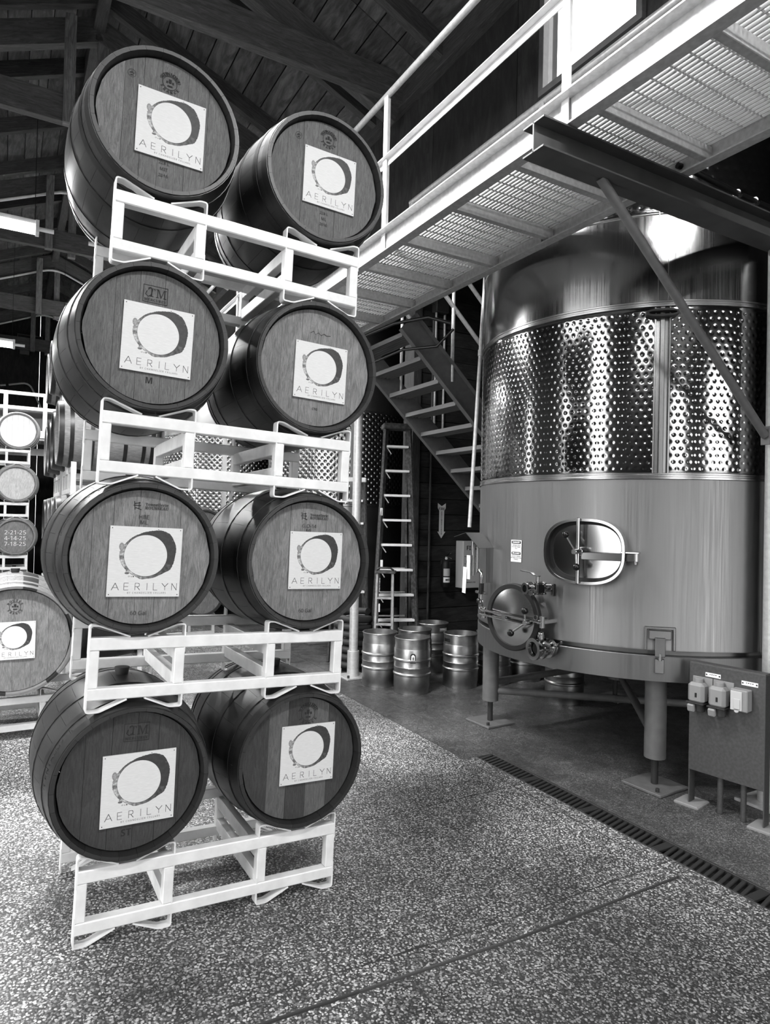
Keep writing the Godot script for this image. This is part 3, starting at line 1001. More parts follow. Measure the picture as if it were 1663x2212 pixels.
func build_stack() -> void:
	var O := Vector3(0.268, 0.1124, -2.896)
	var u := Vector3(0.99934, -0.0361, -0.0052).normalized()
	var v := Vector3(0.036, 0.9993, -0.0124)
	var w := u.cross(v).normalized()          # towards the viewer
	v = w.cross(u).normalized()
	var basis := Basis(u, v, w)
	var vo := [0.0, 0.9297, 1.8616, 2.788]
	var uo := [0.0, -0.0095, -0.0192, -0.0234]
	var rows := ["bottom", "second", "third", "top"]
	var rl := ["white steel barrel rack standing on the floor under the lowest barrels", "white steel barrel rack just above the lowest two barrels", "white steel barrel rack at mid height, third up the front stack", "white steel barrel rack highest in the front stack"]
	var bl := [["dark oak barrel marked ST, lowest left in the front stack", "dark oak barrel lowest right, with a round cooper stamp above its plate"], ["speckled oak barrel marked HBE ML and 60 Gal", "oak barrel marked G.O-14 ML and 60 Gal"], ["oak barrel marked M below its plate, third row left", "pale figured oak barrel in the third row, right"], ["large oak barrel at the top left of the stack marked MIT", "oak barrel at the top right of the stack beside the handrail"]]
	var head := [[M.head4, M.head4], [M.head1, M.head1], [M.head0, M.head1], [M.head0, M.head0]]
	var cut := [[-1.0, -0.66, -0.3, 0.05, 0.36, 0.68, 1.0], [-1.0, -0.72, -0.44, -0.08, 0.2, 0.52, 1.0], [-1.0, -0.58, -0.24, 0.12, 0.5, 0.76, 1.0], [-1.0, -0.63, -0.36, -0.1, 0.3, 0.62, 1.0]]
	var cus := [0.188, 0.944]
	for r in 4:
		var rk := make_rack(rl[r], "racks of the front stack")
		rk.transform = Transform3D(basis, O + u * uo[r] + v * (vo[r] - FOOT))
		for i in 2:
			var o := {"cuts": cut[(r + i * 2) % 4]}
			if r == 3 and i == 0:
				o["mixed"] = [0]
				o["mixed_mat"] = M.head1
			if r == 0 and i == 1:
				o["mixed"] = [1, 3]
				o["mixed_mat"] = M.head3
			var b := make_barrel("wine_barrel", bl[r][i], "barrels of the front stack", head[r][i], [M.stave0, M.stave1, M.stave0], o)
			b.transform = Transform3D(basis, O + u * (cus[i] + uo[r]) + v * (0.588 - BR + vo[r]) - w * 0.41)
			var size: float = [[0.292, 0.272], [0.292, 0.272], [0.290, 0.272], [0.285, 0.275]][r][i]
			var at: Vector2 = [[Vector2(0.03, -0.03), Vector2(0.035, 0.02)], [Vector2(0.01, -0.02), Vector2(0.035, 0.005)], [Vector2(0.015, -0.01), Vector2(0.02, -0.02)], [Vector2(0.02, -0.01), Vector2(0.02, 0.0)]][r][i]
			var tilt: float = [[0.012, 0.0], [0.0, 0.01], [-0.01, -0.01], [0.0, 0.0]][r][i]
			name_plate(b, size, at, tilt)
			var zf := BL / 2 - 0.0352
			var c := Vector3(0, BR, zf)
			match [r, i]:
				[0, 0]:
					maker_box(b, c + Vector3(0.01, 0.2, 0), M.brand)
					chime_text(b, "CENTA002-1", 0.026, 0.367, PI * 0.98, M.ink)
					letters(b, "ST", 0.028, c + Vector3(-0.01, -0.21, 0), M.brand, true)
				[0, 1]:
					crest(b, c + Vector3(0.03, 0.205, 0), 0.055, "TONNELLERIE", "FRANCE", M.brand)
				[1, 0], [1, 1]:
					if i == 0:
						chime_text(b, "25 CH3TA007-2", 0.026, 0.367, PI * 0.98, M.ink)
					letters(b, "Tonnellerie", 0.0115, c + Vector3(0.045, 0.222, 0), M.brand, true, true)
					letters(b, "ROUSSEAU", 0.012, c + Vector3(0.045, 0.207, 0), M.brand, true, true, 1)
					for q in [[-0.035, 0.215, 0.03, 0.003, 0.0], [-0.035, 0.225, 0.024, 0.003, 0.2], [-0.045, 0.215, 0.003, 0.036, 0.1], [-0.028, 0.215, 0.003, 0.03, 0.0], [-0.03, 0.202, 0.026, 0.003, -0.3]]:
						part(b, "stamp_mark", bev(Vector3(q[2], q[3], 0.0005), 0.0), M.brand, c + Vector3(q[0], q[1], 0), Vector3(0, 0, q[4]))
					letters(b, "HBE" if i == 0 else "G.O-14", 0.017, c + Vector3(-0.005, 0.168, 0), M.brand_soft)
					letters(b, "ML", 0.017, c + Vector3(-0.005, 0.145, 0), M.brand_soft)
					letters(b, "60 Gal", 0.017, c + Vector3(-0.005, -0.235, 0), M.brand_soft)
				[2, 0]:
					maker_box(b, c + Vector3(-0.005, 0.185, 0), M.brand)
					letters(b, "M", 0.026, c + Vector3(-0.01, -0.185, 0), M.brand, true)
				[2, 1]:
					letters(b, "CTG", 0.011, c + Vector3(0.0, -0.2, 0), M.brand, true)
					part(b, "stamp_mark", tube([Vector3(-0.05, 0, 0), Vector3(-0.035, 0.012, 0), Vector3(-0.025, -0.004, 0), Vector3(-0.01, 0.008, 0), Vector3(0.005, -0.003, 0), Vector3(0.02, 0.008, 0), Vector3(0.035, 0.0, 0), Vector3(0.055, 0.004, 0)], 0.0011, 5), M.brand_soft, c + Vector3(0.01, 0.165, 0))
				_:
					crest(b, c + Vector3(0.005, 0.205 if i == 1 else 0.19, 0), 0.048, "SEGUIN MOREAU", "FRANCE", M.brand)
					crest(b, c + Vector3(-0.15, 0.175, 0), 0.026, "", "", M.brand_soft)
					letters(b, "228 L", 0.013, c + Vector3(0.0, -0.165, 0), M.brand_soft)
					letters(b, "MIT" if i == 0 else "ML", 0.014, c + Vector3(0.0, -0.192, 0), M.brand_soft)
					letters(b, "2016", 0.013, c + Vector3(0.0, -0.22, 0), M.brand_soft)

# marks written along the chime, reading up the left side
func chime_text(b: Node3D, s: String, size: float, z: float, from: float, m: Material) -> void:
	var r := stave_r(z, BL, BR, 0.308) + 0.0012
	for i in s.length():
		if s[i] == " ":
			continue
		var a := from - i * size * 0.95 / r
		var d := Vector3(cos(a), sin(a), 0)
		partb(b, "lettering", text_mesh(s[i], size), m, Transform3D(Basis(Vector3(sin(a), -cos(a), 0), Vector3(0, 0, -1), d), d * r + Vector3(0, BR, z)))

func build_far_barrels() -> void:
	# column facing the camera at the far left
	var rk := make_rack("distant white rack holding the pale wood barrel at far left", "racks down the hall")
	var bx := [0.188, 0.944]
	var z := -13.3
	var top := ["pale white painted barrel head highest at the far left", "pale weathered barrel head second from the top at far left", "dim barrel head with chalked dates at far left", "barrel on the floor at the foot of the far left column"]
	var hm := [M.head_white, M.head_pale, M.head1, M.head0]
	var src := {}
	for r in 4:
		var base: float = 0.785 + (2 - r) * 0.93
		if r < 3:
			var k := rk if r == 0 else copy(rk, Vector3.ZERO, 0.0, ["", "distant white rack under the pale weathered barrel at far left", "distant white rack under the chalk marked barrel at far left"][r])
			k.position = Vector3(-0.81, base - FOOT, z)
		for i in 2:
			var b := make_barrel("wine_barrel", top[r] if i == 1 else ["barrel beside the white painted one, cut by the left edge", "barrel beside the weathered one, cut by the left edge", "barrel beside the chalk marked one, cut by the left edge", "floor barrel at the far left edge"][r], "barrels down the hall", hm[r] if i == 1 else M.head0, [M.stave_pale], {"full": false, "hoop_mat": M.hoop_bright})
			b.position = Vector3(-0.81 + bx[i], base + 0.585 - BR, z - 0.38)
			if r == 2 and i == 1:
				var k := 0
				for s in ["2-21-25", "4-14-25", "7-18-25"]:
					letters(b, s, 0.07, Vector3(0.0, BR + 0.07 - k * 0.1, BL / 2 - 0.034), M.chalk)
					k += 1
	# stack whose barrels lie across the hall
	var n := 0
	for col in 2:
		for r in 4:
			var base := 0.085 + FOOT + r * 0.93
			if r == 3 and col == 0:
				continue
			var k := copy(rk, Vector3(1.22, base - FOOT, -7.0 - col * 1.52), PI / 2, ["lowest", "second", "third", "uppermost"][r] + " rack of the " + ["nearer", "farther"][col] + " side-on barrel stack behind the front stack")
			for i in 2:
				var b := make_barrel("wine_barrel", ["lowest", "second row", "third row", "uppermost"][r] + (" near" if i == 0 else " far") + " barrel seen side on in the " + ["nearer", "farther"][col] + " stack at left", "barrels lying across the hall", M.head1 if (r + i) % 2 else M.head_pale, [M.stave_pale if (r + i + col) % 3 else M.stave1], {"full": false, "hoop_mat": M.hoop})
				b.rotation.y = PI / 2
				b.position = Vector3(1.22 - 0.38, base + 0.585 - BR, -7.0 - col * 1.52 - bx[i])
				n += 1
	# the puncheon in front of them
	var pk := copy(rk, Vector3(-0.5, floor_y(-0.5), -5.75), 0.0, "white rack on the floor under the big cask at the left edge")
	var p := make_barrel("puncheon", "big oak cask with a small name plate low at the left edge", "", M.head1, [M.stave_pale, M.stave1, M.stave_pale], {"L": 1.05, "rb": 0.47, "re": 0.405, "hoops": [0.5, 0.4, 0.2], "hoop_mat": M.hoop_bright})
	p.position = Vector3(0.07, 0.37, -6.15)
	name_plate(p, 0.28, Vector2(0.0, 0.0), 0.0, 1.05, 0.47)
	crest(p, Vector3(0.0, 0.47 + 0.25, 1.05 / 2 - 0.0345), 0.06, "BOUTES", "FRANCE", M.brand)
	# two more racks with barrels behind the front stack
	for r in 2:
		var k := copy(rk, Vector3(1.55, 0.02 + r * 0.93, -9.7), 0.0, ["low white rack with two barrels seen through the gaps of the front stack", "upper white rack with two barrels seen through the gaps of the front stack"][r])
		for i in 2:
			var b := make_barrel("wine_barrel", ["left", "right"][i] + " barrel on the " + ["low", "upper"][r] + " rack seen through the front stack", "barrels down the hall", M.head1, [M.stave1], {"full": false})
			b.position = Vector3(1.55 + bx[i], 0.07 + r * 0.93 + 0.585 - BR, -10.08)

# ---------------------------------------------------------------- catwalk and stair
const CL := 2.45
const CR := 3.33
const CY := 3.93

func channel(t: Node, called: String, x: float, out: float, y0: float, y1: float, z0: float, z1: float, m: Material) -> void:
	var p := part(t, called, bev(Vector3(0.008, y1 - y0, z1 - z0), 0.001), m, Vector3(x, (y0 + y1) / 2, (z0 + z1) / 2))
	for y in [y0 + 0.005, y1 - 0.005]:
		part(p, "flange", bev(Vector3(0.07, 0.01, z1 - z0), 0.001), m, Vector3(out * 0.035, y - (y0 + y1) / 2, 0))

func build_catwalk() -> void:
	var z0 := -10.6
	var z1 := 0.6
	var t := thing("catwalk", "galvanised steel catwalk with open grating high beside the tank", "catwalk", Vector3(CL, 0, 0))
	channel(t, "stringer", 0, -1, 3.8, 3.985, z0, z1, M.galv)
	channel(t, "stringer", CR - CL, -1, 3.8, 3.985, z0, z1, M.galv)
	var z := -1.68 + 1.83
	while z > z0:
		part(t, "joist", bev(Vector3(CR - CL - 0.01, 0.075, 0.045), 0.003), M.galv, Vector3((CR - CL) / 2, CY - 0.071, z))
		z -= 0.61
	for seg in [[-10.6, -7.2], [-7.195, -4.39], [-4.385, -1.98], [-1.975, 0.6]]:
		for i in 28:
			part(t, "grating_bar", bev(Vector3(0.006, 0.032, seg[1] - seg[0]), 0.0), M.galv_bar, Vector3(0.028 + i * 0.0305, CY - 0.016, (seg[0] + seg[1]) / 2))
	z = z1 - 0.04
	var rodm := bev(Vector3(CR - CL - 0.02, 0.008, 0.008), 0.0)
	while z > z0:
		part(t, "cross_rod", rodm, M.galv, Vector3((CR - CL) / 2, CY - 0.022, z), Vector3(0.78, 0, 0))
		z -= 0.1016
	# rails: left side, then right
	var h := thing("handrail", "white pipe handrail along the open side of the catwalk", "railing", Vector3(CL, 3.98, 0), 0.0, "catwalk handrails")
	for pz in [-8.1, -6.25, -4.38, -2.49, -0.6]:
		boxpart(h, "post", Vector3(-0.02, -0.17, pz - 0.006), Vector3(0.022, 1.05, pz + 0.006), M.white_paint, 0.001)
		boxpart(h, "post", Vector3(-0.022, -0.17, pz - 0.02), Vector3(-0.014, 1.05, pz + 0.03), M.white_paint, 0.001)
	rod(h, "top_rail", Vector3(0, 1.07, z0), Vector3(0, 1.07, z1), 0.024, M.galv)
	boxpart(h, "mid_rail", Vector3(0.0, 0.52, z0), Vector3(0.006, 0.57, z1), M.white_paint, 0.001)
	boxpart(h, "mid_rail", Vector3(-0.045, 0.565, z0), Vector3(0.006, 0.571, z1), M.white_paint, 0.001)
	var g := thing("handrail", "galvanised pipe handrail on the tank side of the catwalk, ending at the stair", "railing", Vector3(CR, 3.98, 0), 0.0, "catwalk handrails")
	rod(g, "top_rail", Vector3(0, 0.9, -5.45), Vector3(0, 0.9, z1), 0.028, M.galv)
	for pz in [-5.42, -3.62, -1.8, 0.0]:
		boxpart(g, "post", Vector3(-0.025, -0.17, pz - 0.025), Vector3(0.025, 0.89, pz + 0.025), M.galv, 0.002)
	rod(g, "mid_rail", Vector3(0, 0.45, -5.42), Vector3(0, 0.45, z1), 0.018, M.galv)
	# cross beam on the near post
	var b := thing("support_beam", "dark steel channel beam carrying the catwalk out from the near post", "beam", Vector3(2.22, 3.64, -2.49))
	boxpart(b, "web", Vector3(0, 0, 0.0), Vector3(2.15, 0.155, 0.01), M.steel_dark, 0.001)
	boxpart(b, "flange", Vector3(0, 0, -0.07), Vector3(2.15, 0.01, 0.08), M.steel_dark, 0.001)
	boxpart(b, "flange", Vector3(0, 0.145, -0.07), Vector3(2.15, 0.155, 0.08), M.steel_dark, 0.001)
	var br := thing("diagonal_brace", "thin steel pipe brace slanting from the beam down to the near post", "brace", Vector3(4.24, 2.4, -2.49))
	rod(br, "pipe", Vector3(0, 0, 0), Vector3(-1.54, 1.25, 0), 0.026, M.paint_grey)
	part(br, "end_plate", bev(Vector3(0.012, 0.12, 0.06), 0.002), M.paint_grey, Vector3(0.006, 0, 0))
	var cd := thing("conduit", "black flexible conduit clipped along the top of the beam", "conduit", Vector3(3.3, 3.8, -2.45))
	part(cd, "hose", tube([Vector3(0, 0.08, -0.02), Vector3(0.12, 0.07, 0), Vector3(0.3, 0.035, 0.03), Vector3(0.55, 0.025, 0.03), Vector3(1.3, 0.025, 0.03)], 0.018, 8), M.black)
	for x in [0.5, 0.68]:
		part(cd, "clamp", lathe([Vector2(0.018, -0.012), Vector2(0.026, -0.012), Vector2(0.026, 0.012), Vector2(0.018, 0.012)], 14), M.chrome, Vector3(x, 0.025, 0.03), Vector3(0, 0, PI / 2))
	# posts
	for q in [["round galvanised steel post on a bolted plate beside the kegs", Vector3(3.478, 0, -6.744), 3.8, 0.05], ["round grey steel post at the right edge behind the power panel", Vector3(4.37, 0, -2.50), 3.64, 0.056]]:
		var p := thing("steel_post", q[0], "post", q[1], 0.0, "posts under the catwalk")
		rod(p, "shaft", Vector3(0, 0.02, 0), Vector3(0, q[2], 0), q[3], M.galv, 24)
		rod(p, "sleeve", Vector3(0, 0.02, 0), Vector3(0, 0.3, 0), q[3] + 0.018, M.galv, 24)
		part(p, "base_plate", bev(Vector3(0.3, 0.02, 0.3), 0.003), M.galv, Vector3(0, 0.01, 0))
		for sx in [-1, 1]:
			for sz in [-1, 1]:
				part(p, "bolt", cyl(0.014, 0.03, 6), M.cast, Vector3(sx * 0.115, 0.02, sz * 0.115))
	# stair
	var s := thing("stair", "open steel stair with ribbed treads dropping from the catwalk behind the tank", "stair", Vector3(3.36, 0, -5.95))
	var dir := Vector3(1, -0.93, 0).normalized()
	var nrm := Vector3(0.93, 1, 0).normalized()
	for z2 in [0.5, -0.5]:
		var a := Vector3(-0.05, 3.72, z2)
		var bb := a + dir * (3.72 / 0.93) * Vector2(1, 0.93).length()
		var Q := Transform3D(Basis(dir, nrm, dir.cross(nrm)), (a + bb) / 2)
		var pl := partb(s, "stringer", bev(Vector3((bb - a).length(), 0.25, 0.008), 0.001), M.paint_grey, Q)
		for sy in [-0.12, 0.12]:
			part(pl, "flange", bev(Vector3((bb - a).length(), 0.008, 0.055), 0.001), M.paint_grey, Vector3(0, sy, signf(z2) * 0.027))
	for i in 17:
		var p := Vector3(0.03 + i * 0.2155, 3.62 - i * 0.2, 0)
		var tr := part(s, "tread", bev(Vector3(0.235, 0.006, 0.97), 0.001), M.tread, p)
		part(tr, "nosing", bev(Vector3(0.006, 0.045, 0.97), 0.001), M.tread, Vector3(-0.117, -0.02, 0))
		for k in 5:
			part(tr, "rib", bev(Vector3(0.006, 0.035, 0.96), 0.0), M.tread, Vector3(-0.08 + k * 0.045, -0.02, 0))
	for r in [[0.5, 0.75], [0.5, 1.2], [-0.5, 1.0]]:
		rod(s, "stair_rail", Vector3(0.25, 3.45 + r[1], r[0]), Vector3(3.6, 0.33 + r[1], r[0]), 0.022, M.galv)
	for z2 in [0.5, -0.5]:
		for x in [0.5, 1.9, 3.3]:
			rod(s, "rail_post", Vector3(x, 3.72 - x * 0.93 - 0.05, z2), Vector3(x, 3.68 - x * 0.93 + (1.18 if z2 > 0 else 1.0), z2), 0.018, M.galv)
	var hs := thing("flexible_hose", "black cable hanging in loops under the stair head", "cable", Vector3(3.2, 3.6, -5.3))
	part(hs, "cable", tube([Vector3(0.35, 0.05, 0.25), Vector3(0.2, 0.12, 0.1), Vector3(0.0, 0.1, -0.2), Vector3(-0.3, -0.05, -0.6), Vector3(-0.5, -0.2, -1.0)], 0.017, 8), M.black)
	part(hs, "cable", tube([Vector3(0.38, 0.0, 0.25), Vector3(0.3, -0.14, 0.1), Vector3(0.1, -0.14, -0.2), Vector3(-0.2, -0.3, -0.6)], 0.014, 8), M.black)

# ---------------------------------------------------------------- tanks
# pillow-plate sheet: a piece of cylinder pressed in at staggered weld spots
func dimple_sheet(R: float, y0: float, y1: float, f0: float, f1: float, pitch: float, cell: float) -> ArrayMesh:
	var nx := int(R * (f1 - f0) / cell)
	var ny := int((y1 - y0) / cell)
	var rowh := pitch * 0.88
	var V := PackedVector3Array()
	var N := PackedVector3Array()
	var I := PackedInt32Array()
	var hgt := PackedFloat32Array()
	hgt.resize((nx + 1) * (ny + 1))
	for j in ny + 1:
		var y := (y1 - y0) * j / ny
		var ed := minf(y, y1 - y0 - y)
		var row := int(floor(y / rowh))
		for i in nx + 1:
			var s := R * (f1 - f0) * i / nx
			var best := 1.0
			for rr in [row - 1, row, row + 1]:
				var yc: float = (rr + 0.5) * rowh
				var offx := 0.25 if rr % 2 == 0 else 0.75
				var xc: float = (floor(s / pitch - offx + 0.5) + offx) * pitch
				best = minf(best, (s - xc) * (s - xc) + (y - yc) * (y - yc))
			var q := best / (pitch * pitch * 0.03)
			var h := 0.0026 * (1.0 - exp(-q)) + 0.0010 * exp(-q * 6.0)
			hgt[j * (nx + 1) + i] = h * clampf(ed / 0.02, 0.0, 1.0)
	for j in ny + 1:
		for i in nx + 1:
			var f := f0 + (f1 - f0) * i / nx
			var d := Vector3(sin(f), 0, cos(f))
			var tdir := Vector3(cos(f), 0, -sin(f))
			var k := j * (nx + 1) + i
			V.append(d * (R + hgt[k]) + Vector3(0, y0 + (y1 - y0) * j / ny, 0))
			var hx := hgt[k + (1 if i < nx else 0)] - hgt[k - (1 if i > 0 else 0)]
			var hy := hgt[k + ((nx + 1) if j < ny else 0)] - hgt[k - ((nx + 1) if j > 0 else 0)]
			N.append((d - tdir * hx / (2 * cell) - Vector3.UP * hy / (2 * cell)).normalized())
	for j in ny:
		for i in nx:
			var a := j * (nx + 1) + i
			I.append_array(PackedInt32Array([a, a + nx + 1, a + 1, a + 1, a + nx + 1, a + nx + 2]))
	var arr := []
	arr.resize(Mesh.ARRAY_MAX)
	arr[Mesh.ARRAY_VERTEX] = V
	arr[Mesh.ARRAY_NORMAL] = N
	arr[Mesh.ARRAY_INDEX] = I
	var m := ArrayMesh.new()
	m.add_surface_from_arrays(Mesh.PRIMITIVE_TRIANGLES, arr)
	return m

func oval(a: float, b: float, n := 48, p := 2.6) -> PackedVector2Array:
	var o := PackedVector2Array()
	for i in n:
		var t := TAU * i / n
		o.append(Vector2(a * signf(cos(t)) * pow(absf(cos(t)), 2.0 / p), b * signf(sin(t)) * pow(absf(sin(t)), 2.0 / p)))
	return o

# a collar following an oval: inner and outer walls and the rim
func oval_ring(a: float, b: float, th: float, z0: float, z1: float) -> ArrayMesh:
	var st := bs()
	var P := oval(a, b)
	var Q := oval(a - th, b - th)
	for i in P.size():
		var j := (i + 1) % P.size()
		var p0 := Vector3(P[i].x, P[i].y, 0)
		var p1 := Vector3(P[j].x, P[j].y, 0)
		var q0 := Vector3(Q[i].x, Q[i].y, 0)
		var q1 := Vector3(Q[j].x, Q[j].y, 0)
		var A := Vector3(0, 0, z0)
		var B := Vector3(0, 0, z1)
		quad(st, p0 + A, p1 + A, p1 + B, p0 + B, p0)
		quad(st, q0 + A, q1 + A, q1 + B, q0 + B, -q0)
		quad(st, p0 + B, p1 + B, q1 + B, q0 + B, Vector3.BACK)
	return st.commit()

func ball(r: float) -> ArrayMesh:
	var pf := []
	for i in 13:
		var a := -PI / 2 + PI * i / 12
		pf.append(Vector2(maxf(0.0, r * cos(a)), r * sin(a)))
	return lathe(pf, 18)

# where the tank's skin is, looking out: x along the skin, y up, z outwards
func on_skin(R: float, deg: float, y: float, out := 0.0, turn := 0.0) -> Transform3D:
	var f := deg_to_rad(deg)
	var d := Vector3(sin(f), 0, cos(f))
	return Transform3D(Basis(Vector3.UP, f + deg_to_rad(turn)), d * (R + out) + Vector3(0, y, 0))

func holder(parent: Node, called: String, T: Transform3D) -> Node3D:
	var o := Node3D.new()
	o.name = called
	parent.add_child(o, true)
	o.transform = T
	return o

func build_tank() -> void:
	var R := 1.33
	var t := thing("fermentation_tank", "huge stainless steel tank with dimpled cooling jacket and oval manway", "tank", Vector3(4.737, 0, -3.915))
	part(t, "skirt", lathe([Vector2(R - 0.03, 0.755), Vector2(R, 0.755), Vector2(R, 0.922), Vector2(R - 0.004, 0.926), Vector2(R - 0.03, 0.926)], 96), M.tank_low)
	part(t, "lower_shell", lathe([Vector2(R - 0.03, 0.962), Vector2(R + 0.003, 0.962), Vector2(R + 0.004, 0.968), Vector2(R, 0.978), Vector2(R, 2.125)], 128), M.tank_low)
	part(t, "recessed_ring", lathe([Vector2(R - 0.012, 0.925), Vector2(R - 0.07, 0.925), Vector2(R - 0.07, 0.972), Vector2(R - 0.01, 0.972)], 96), M.tank_low)
	part(t, "cone_bottom", lathe([Vector2(R - 0.03, 0.76), Vector2(0.25, 0.55), Vector2(0.0, 0.55)], 48, 0.0, TAU, true), M.steel_dark)
	part(t, "upper_shell", lathe([Vector2(R, 3.3), Vector2(R, 4.78)], 128), M.tank_up)
	part(t, "core", lathe([Vector2(R - 0.012, 2.1), Vector2(R - 0.012, 3.34)], 64), M.seam)
	part(t, "top_cone", lathe([Vector2(R, 4.78), Vector2(R * 0.4, 4.95), Vector2(0.0, 4.95)], 64), M.tank_up)
	for y in [2.115, 3.285]:
		part(t, "weld_band", lathe([Vector2(R, y), Vector2(R + 0.008, y + 0.004), Vector2(R + 0.008, y + 0.016), Vector2(R + 0.002, y + 0.02), Vector2(R + 0.002, y + 0.03), Vector2(R + 0.007, y + 0.034), Vector2(R + 0.007, y + 0.042), Vector2(R, y + 0.046)], 128), M.seam)
	part(t, "weld_band", lathe([Vector2(R, 3.915), Vector2(R + 0.004, 3.92), Vector2(R + 0.004, 3.932), Vector2(R, 3.937)], 128), M.seam)
	# jackets: panels left and right of the upright seam
	for f in [[-165.0, -45.3], [-41.9, 10.0]]:
		part(t, "cooling_jacket", dimple_sheet(R, 2.165, 3.283, deg_to_rad(f[0]), deg_to_rad(f[1]), 0.052, 0.0062), M.jacket)
		part(t, "cooling_jacket", dimple_sheet(R + 0.002, 3.94, 4.7, deg_to_rad(f[0]), deg_to_rad(f[1]), 0.068, 0.0085), M.jacket)
	for s in [-45.6, -43.6, -41.6]:
		var T := on_skin(R, s, 2.72)
		partb(t, "upright_seam", bev(Vector3(0.012 if s != -43.6 else 0.03, 1.13, 0.02 if s != -43.6 else 0.012), 0.003), M.seam, T)
	for s in [-44.9, -42.2]:
		partb(t, "upright_seam", bev(Vector3(0.008, 1.46, 0.008), 0.002), M.seam, on_skin(R, s, 4.05))
	# oval hand ring on the seam
	var hr := holder(t, "lifting_ring", on_skin(R, -43.9, 3.235, 0.03))
	part(hr, "ring", oval_ring(0.105, 0.026, 0.014, -0.03, 0.02), M.cast)
	# oval manway
	var mw := holder(t, "oval_manway", on_skin(R, -64.0, 1.612, -0.05))
	part(mw, "collar", oval_ring(0.276, 0.222, 0.012, -0.05, 0.125), M.polish)
	part(mw, "collar_lip", oval_ring(0.282, 0.228, 0.016, 0.11, 0.13), M.polish)
	part(mw, "door_plate", prism(oval(0.262, 0.208), 0.035, 0.05), M.chrome)
	part(mw, "gasket", oval_ring(0.264, 0.21, 0.022, 0.03, 0.055), M.gasket)
	part(mw, "yoke_bar", bev(Vector3(0.022, 0.46, 0.03), 0.004), M.polish, Vector3(-0.03, 0.005, 0.145))
	part(mw, "hub", cyl(0.03, 0.09, 20), M.polish, Vector3(-0.03, 0.0, 0.05), Vector3(PI / 2, 0, 0))
	part(mw, "hub", cyl(0.018, 0.1, 16), M.polish, Vector3(-0.03, 0.0, 0.13), Vector3(PI / 2, 0, 0))
	for q in [Vector3(-0.1, 0.115, 0.2), Vector3(-0.02, -0.105, 0.2)]:
		var sp := rod(mw, "spoke", Vector3(-0.03, 0, 0.19), q, 0.007, M.polish, 10)
		part(mw, "knob", ball(0.025), M.black_ball, q)
	part(mw, "hinge_arm", bev(Vector3(0.36, 0.052, 0.014), 0.003), M.polish, Vector3(0.165, -0.03, 0.10), Vector3(0, 0.12, 0))
	part(mw, "hinge_bracket", bev(Vector3(0.12, 0.014, 0.06), 0.003), M.polish, Vector3(0.31, 0.005, 0.09))
	part(mw, "hinge_bracket", bev(Vector3(0.014, 0.07, 0.07), 0.003), M.polish, Vector3(0.355, -0.02, 0.08))
	part(mw, "hinge_pin", cyl(0.012, 0.09, 12), M.polish, Vector3(0.345, -0.075, 0.1))
	# round manway
	var rm := holder(t, "round_manway", on_skin(R, -86.0, 1.1, 0.0, 5.0))
	part(rm, "neck", lathe([Vector2(0.232, -0.1), Vector2(0.232, 0.1), Vector2(0.226, 0.1)], 64), M.tank_up, Vector3.ZERO, Vector3(PI / 2, 0, 0))
	part(rm, "gasket", lathe([Vector2(0.228, 0.095), Vector2(0.25, 0.1), Vector2(0.25, 0.13), Vector2(0.243, 0.137), Vector2(0.212, 0.137), Vector2(0.212, 0.11)], 64), M.gasket, Vector3.ZERO, Vector3(PI / 2, 0, 0))
	part(rm, "lid", lathe([Vector2(0.0, 0.138), Vector2(0.15, 0.134), Vector2(0.213, 0.127), Vector2(0.216, 0.11)], 64, 0.0, TAU, true), M.polish, Vector3.ZERO, Vector3(PI / 2, 0, 0))
	for y in [0.012, -0.022]:
		rod(rm, "clamp_bar", Vector3(-0.29, y + 0.012, 0.165), Vector3(0.3 if y > 0 else 0.16, y - 0.012, 0.165), 0.010, M.chrome, 10)
	part(rm, "clamp_block", bev(Vector3(0.035, 0.05, 0.03), 0.004), M.chrome, Vector3(-0.05, -0.005, 0.16))
	for x in [-0.27, 0.29]:
		part(rm, "hinge_bolt", cyl(0.02, 0.085, 14), M.chrome, Vector3(x, -0.04, 0.15))
		part(rm, "hinge_lug", bev(Vector3(0.045, 0.03, 0.2), 0.004), M.chrome, Vector3(x * 0.96, 0.0, 0.07))
	part(rm, "hub", cyl(0.02, 0.07, 14), M.chrome, Vector3(0.19, -0.012, 0.15), Vector3(PI / 2, 0, 0))
	for q in [Vector3(0.195, 0.075, 0.225), Vector3(0.07, -0.1, 0.225)]:
		rod(rm, "spoke", Vector3(0.19, -0.012, 0.21), q, 0.007, M.chrome, 10)
		part(rm, "knob", ball(0.026), M.black_ball, q)
	part(rm, "eye_ring", lathe([Vector2(0.014, -0.004), Vector2(0.02, -0.004), Vector2(0.02, 0.004), Vector2(0.014, 0.004)], 16), M.chrome, Vector3(0.25, 0.03, 0.17), Vector3(PI / 2, 0, 0))
	# ball valve above, butterfly fitting below
	var v1 := holder(t, "ball_valve", on_skin(R, -74.5, 1.335, 0.0, -22.0))
	part(v1, "stub", cyl(0.028, 0.12, 18), M.chrome, Vector3.ZERO, Vector3(PI / 2, 0, 0))
	part(v1, "body", bev(Vector3(0.085, 0.085, 0.07), 0.014), M.chrome, Vector3(0, 0, 0.14))
	for z in [0.095, 0.185]:
		part(v1, "flange", cyl(0.05, 0.014, 24), M.chrome, Vector3(0, 0, z), Vector3(PI / 2, 0, 0))
		for k in 4:
			part(v1, "bolt", cyl(0.008, 0.024, 6), M.chrome, Vector3(cos(k * PI / 2 + 0.78) * 0.052, sin(k * PI / 2 + 0.78) * 0.052, z - 0.005), Vector3(PI / 2, 0, 0))
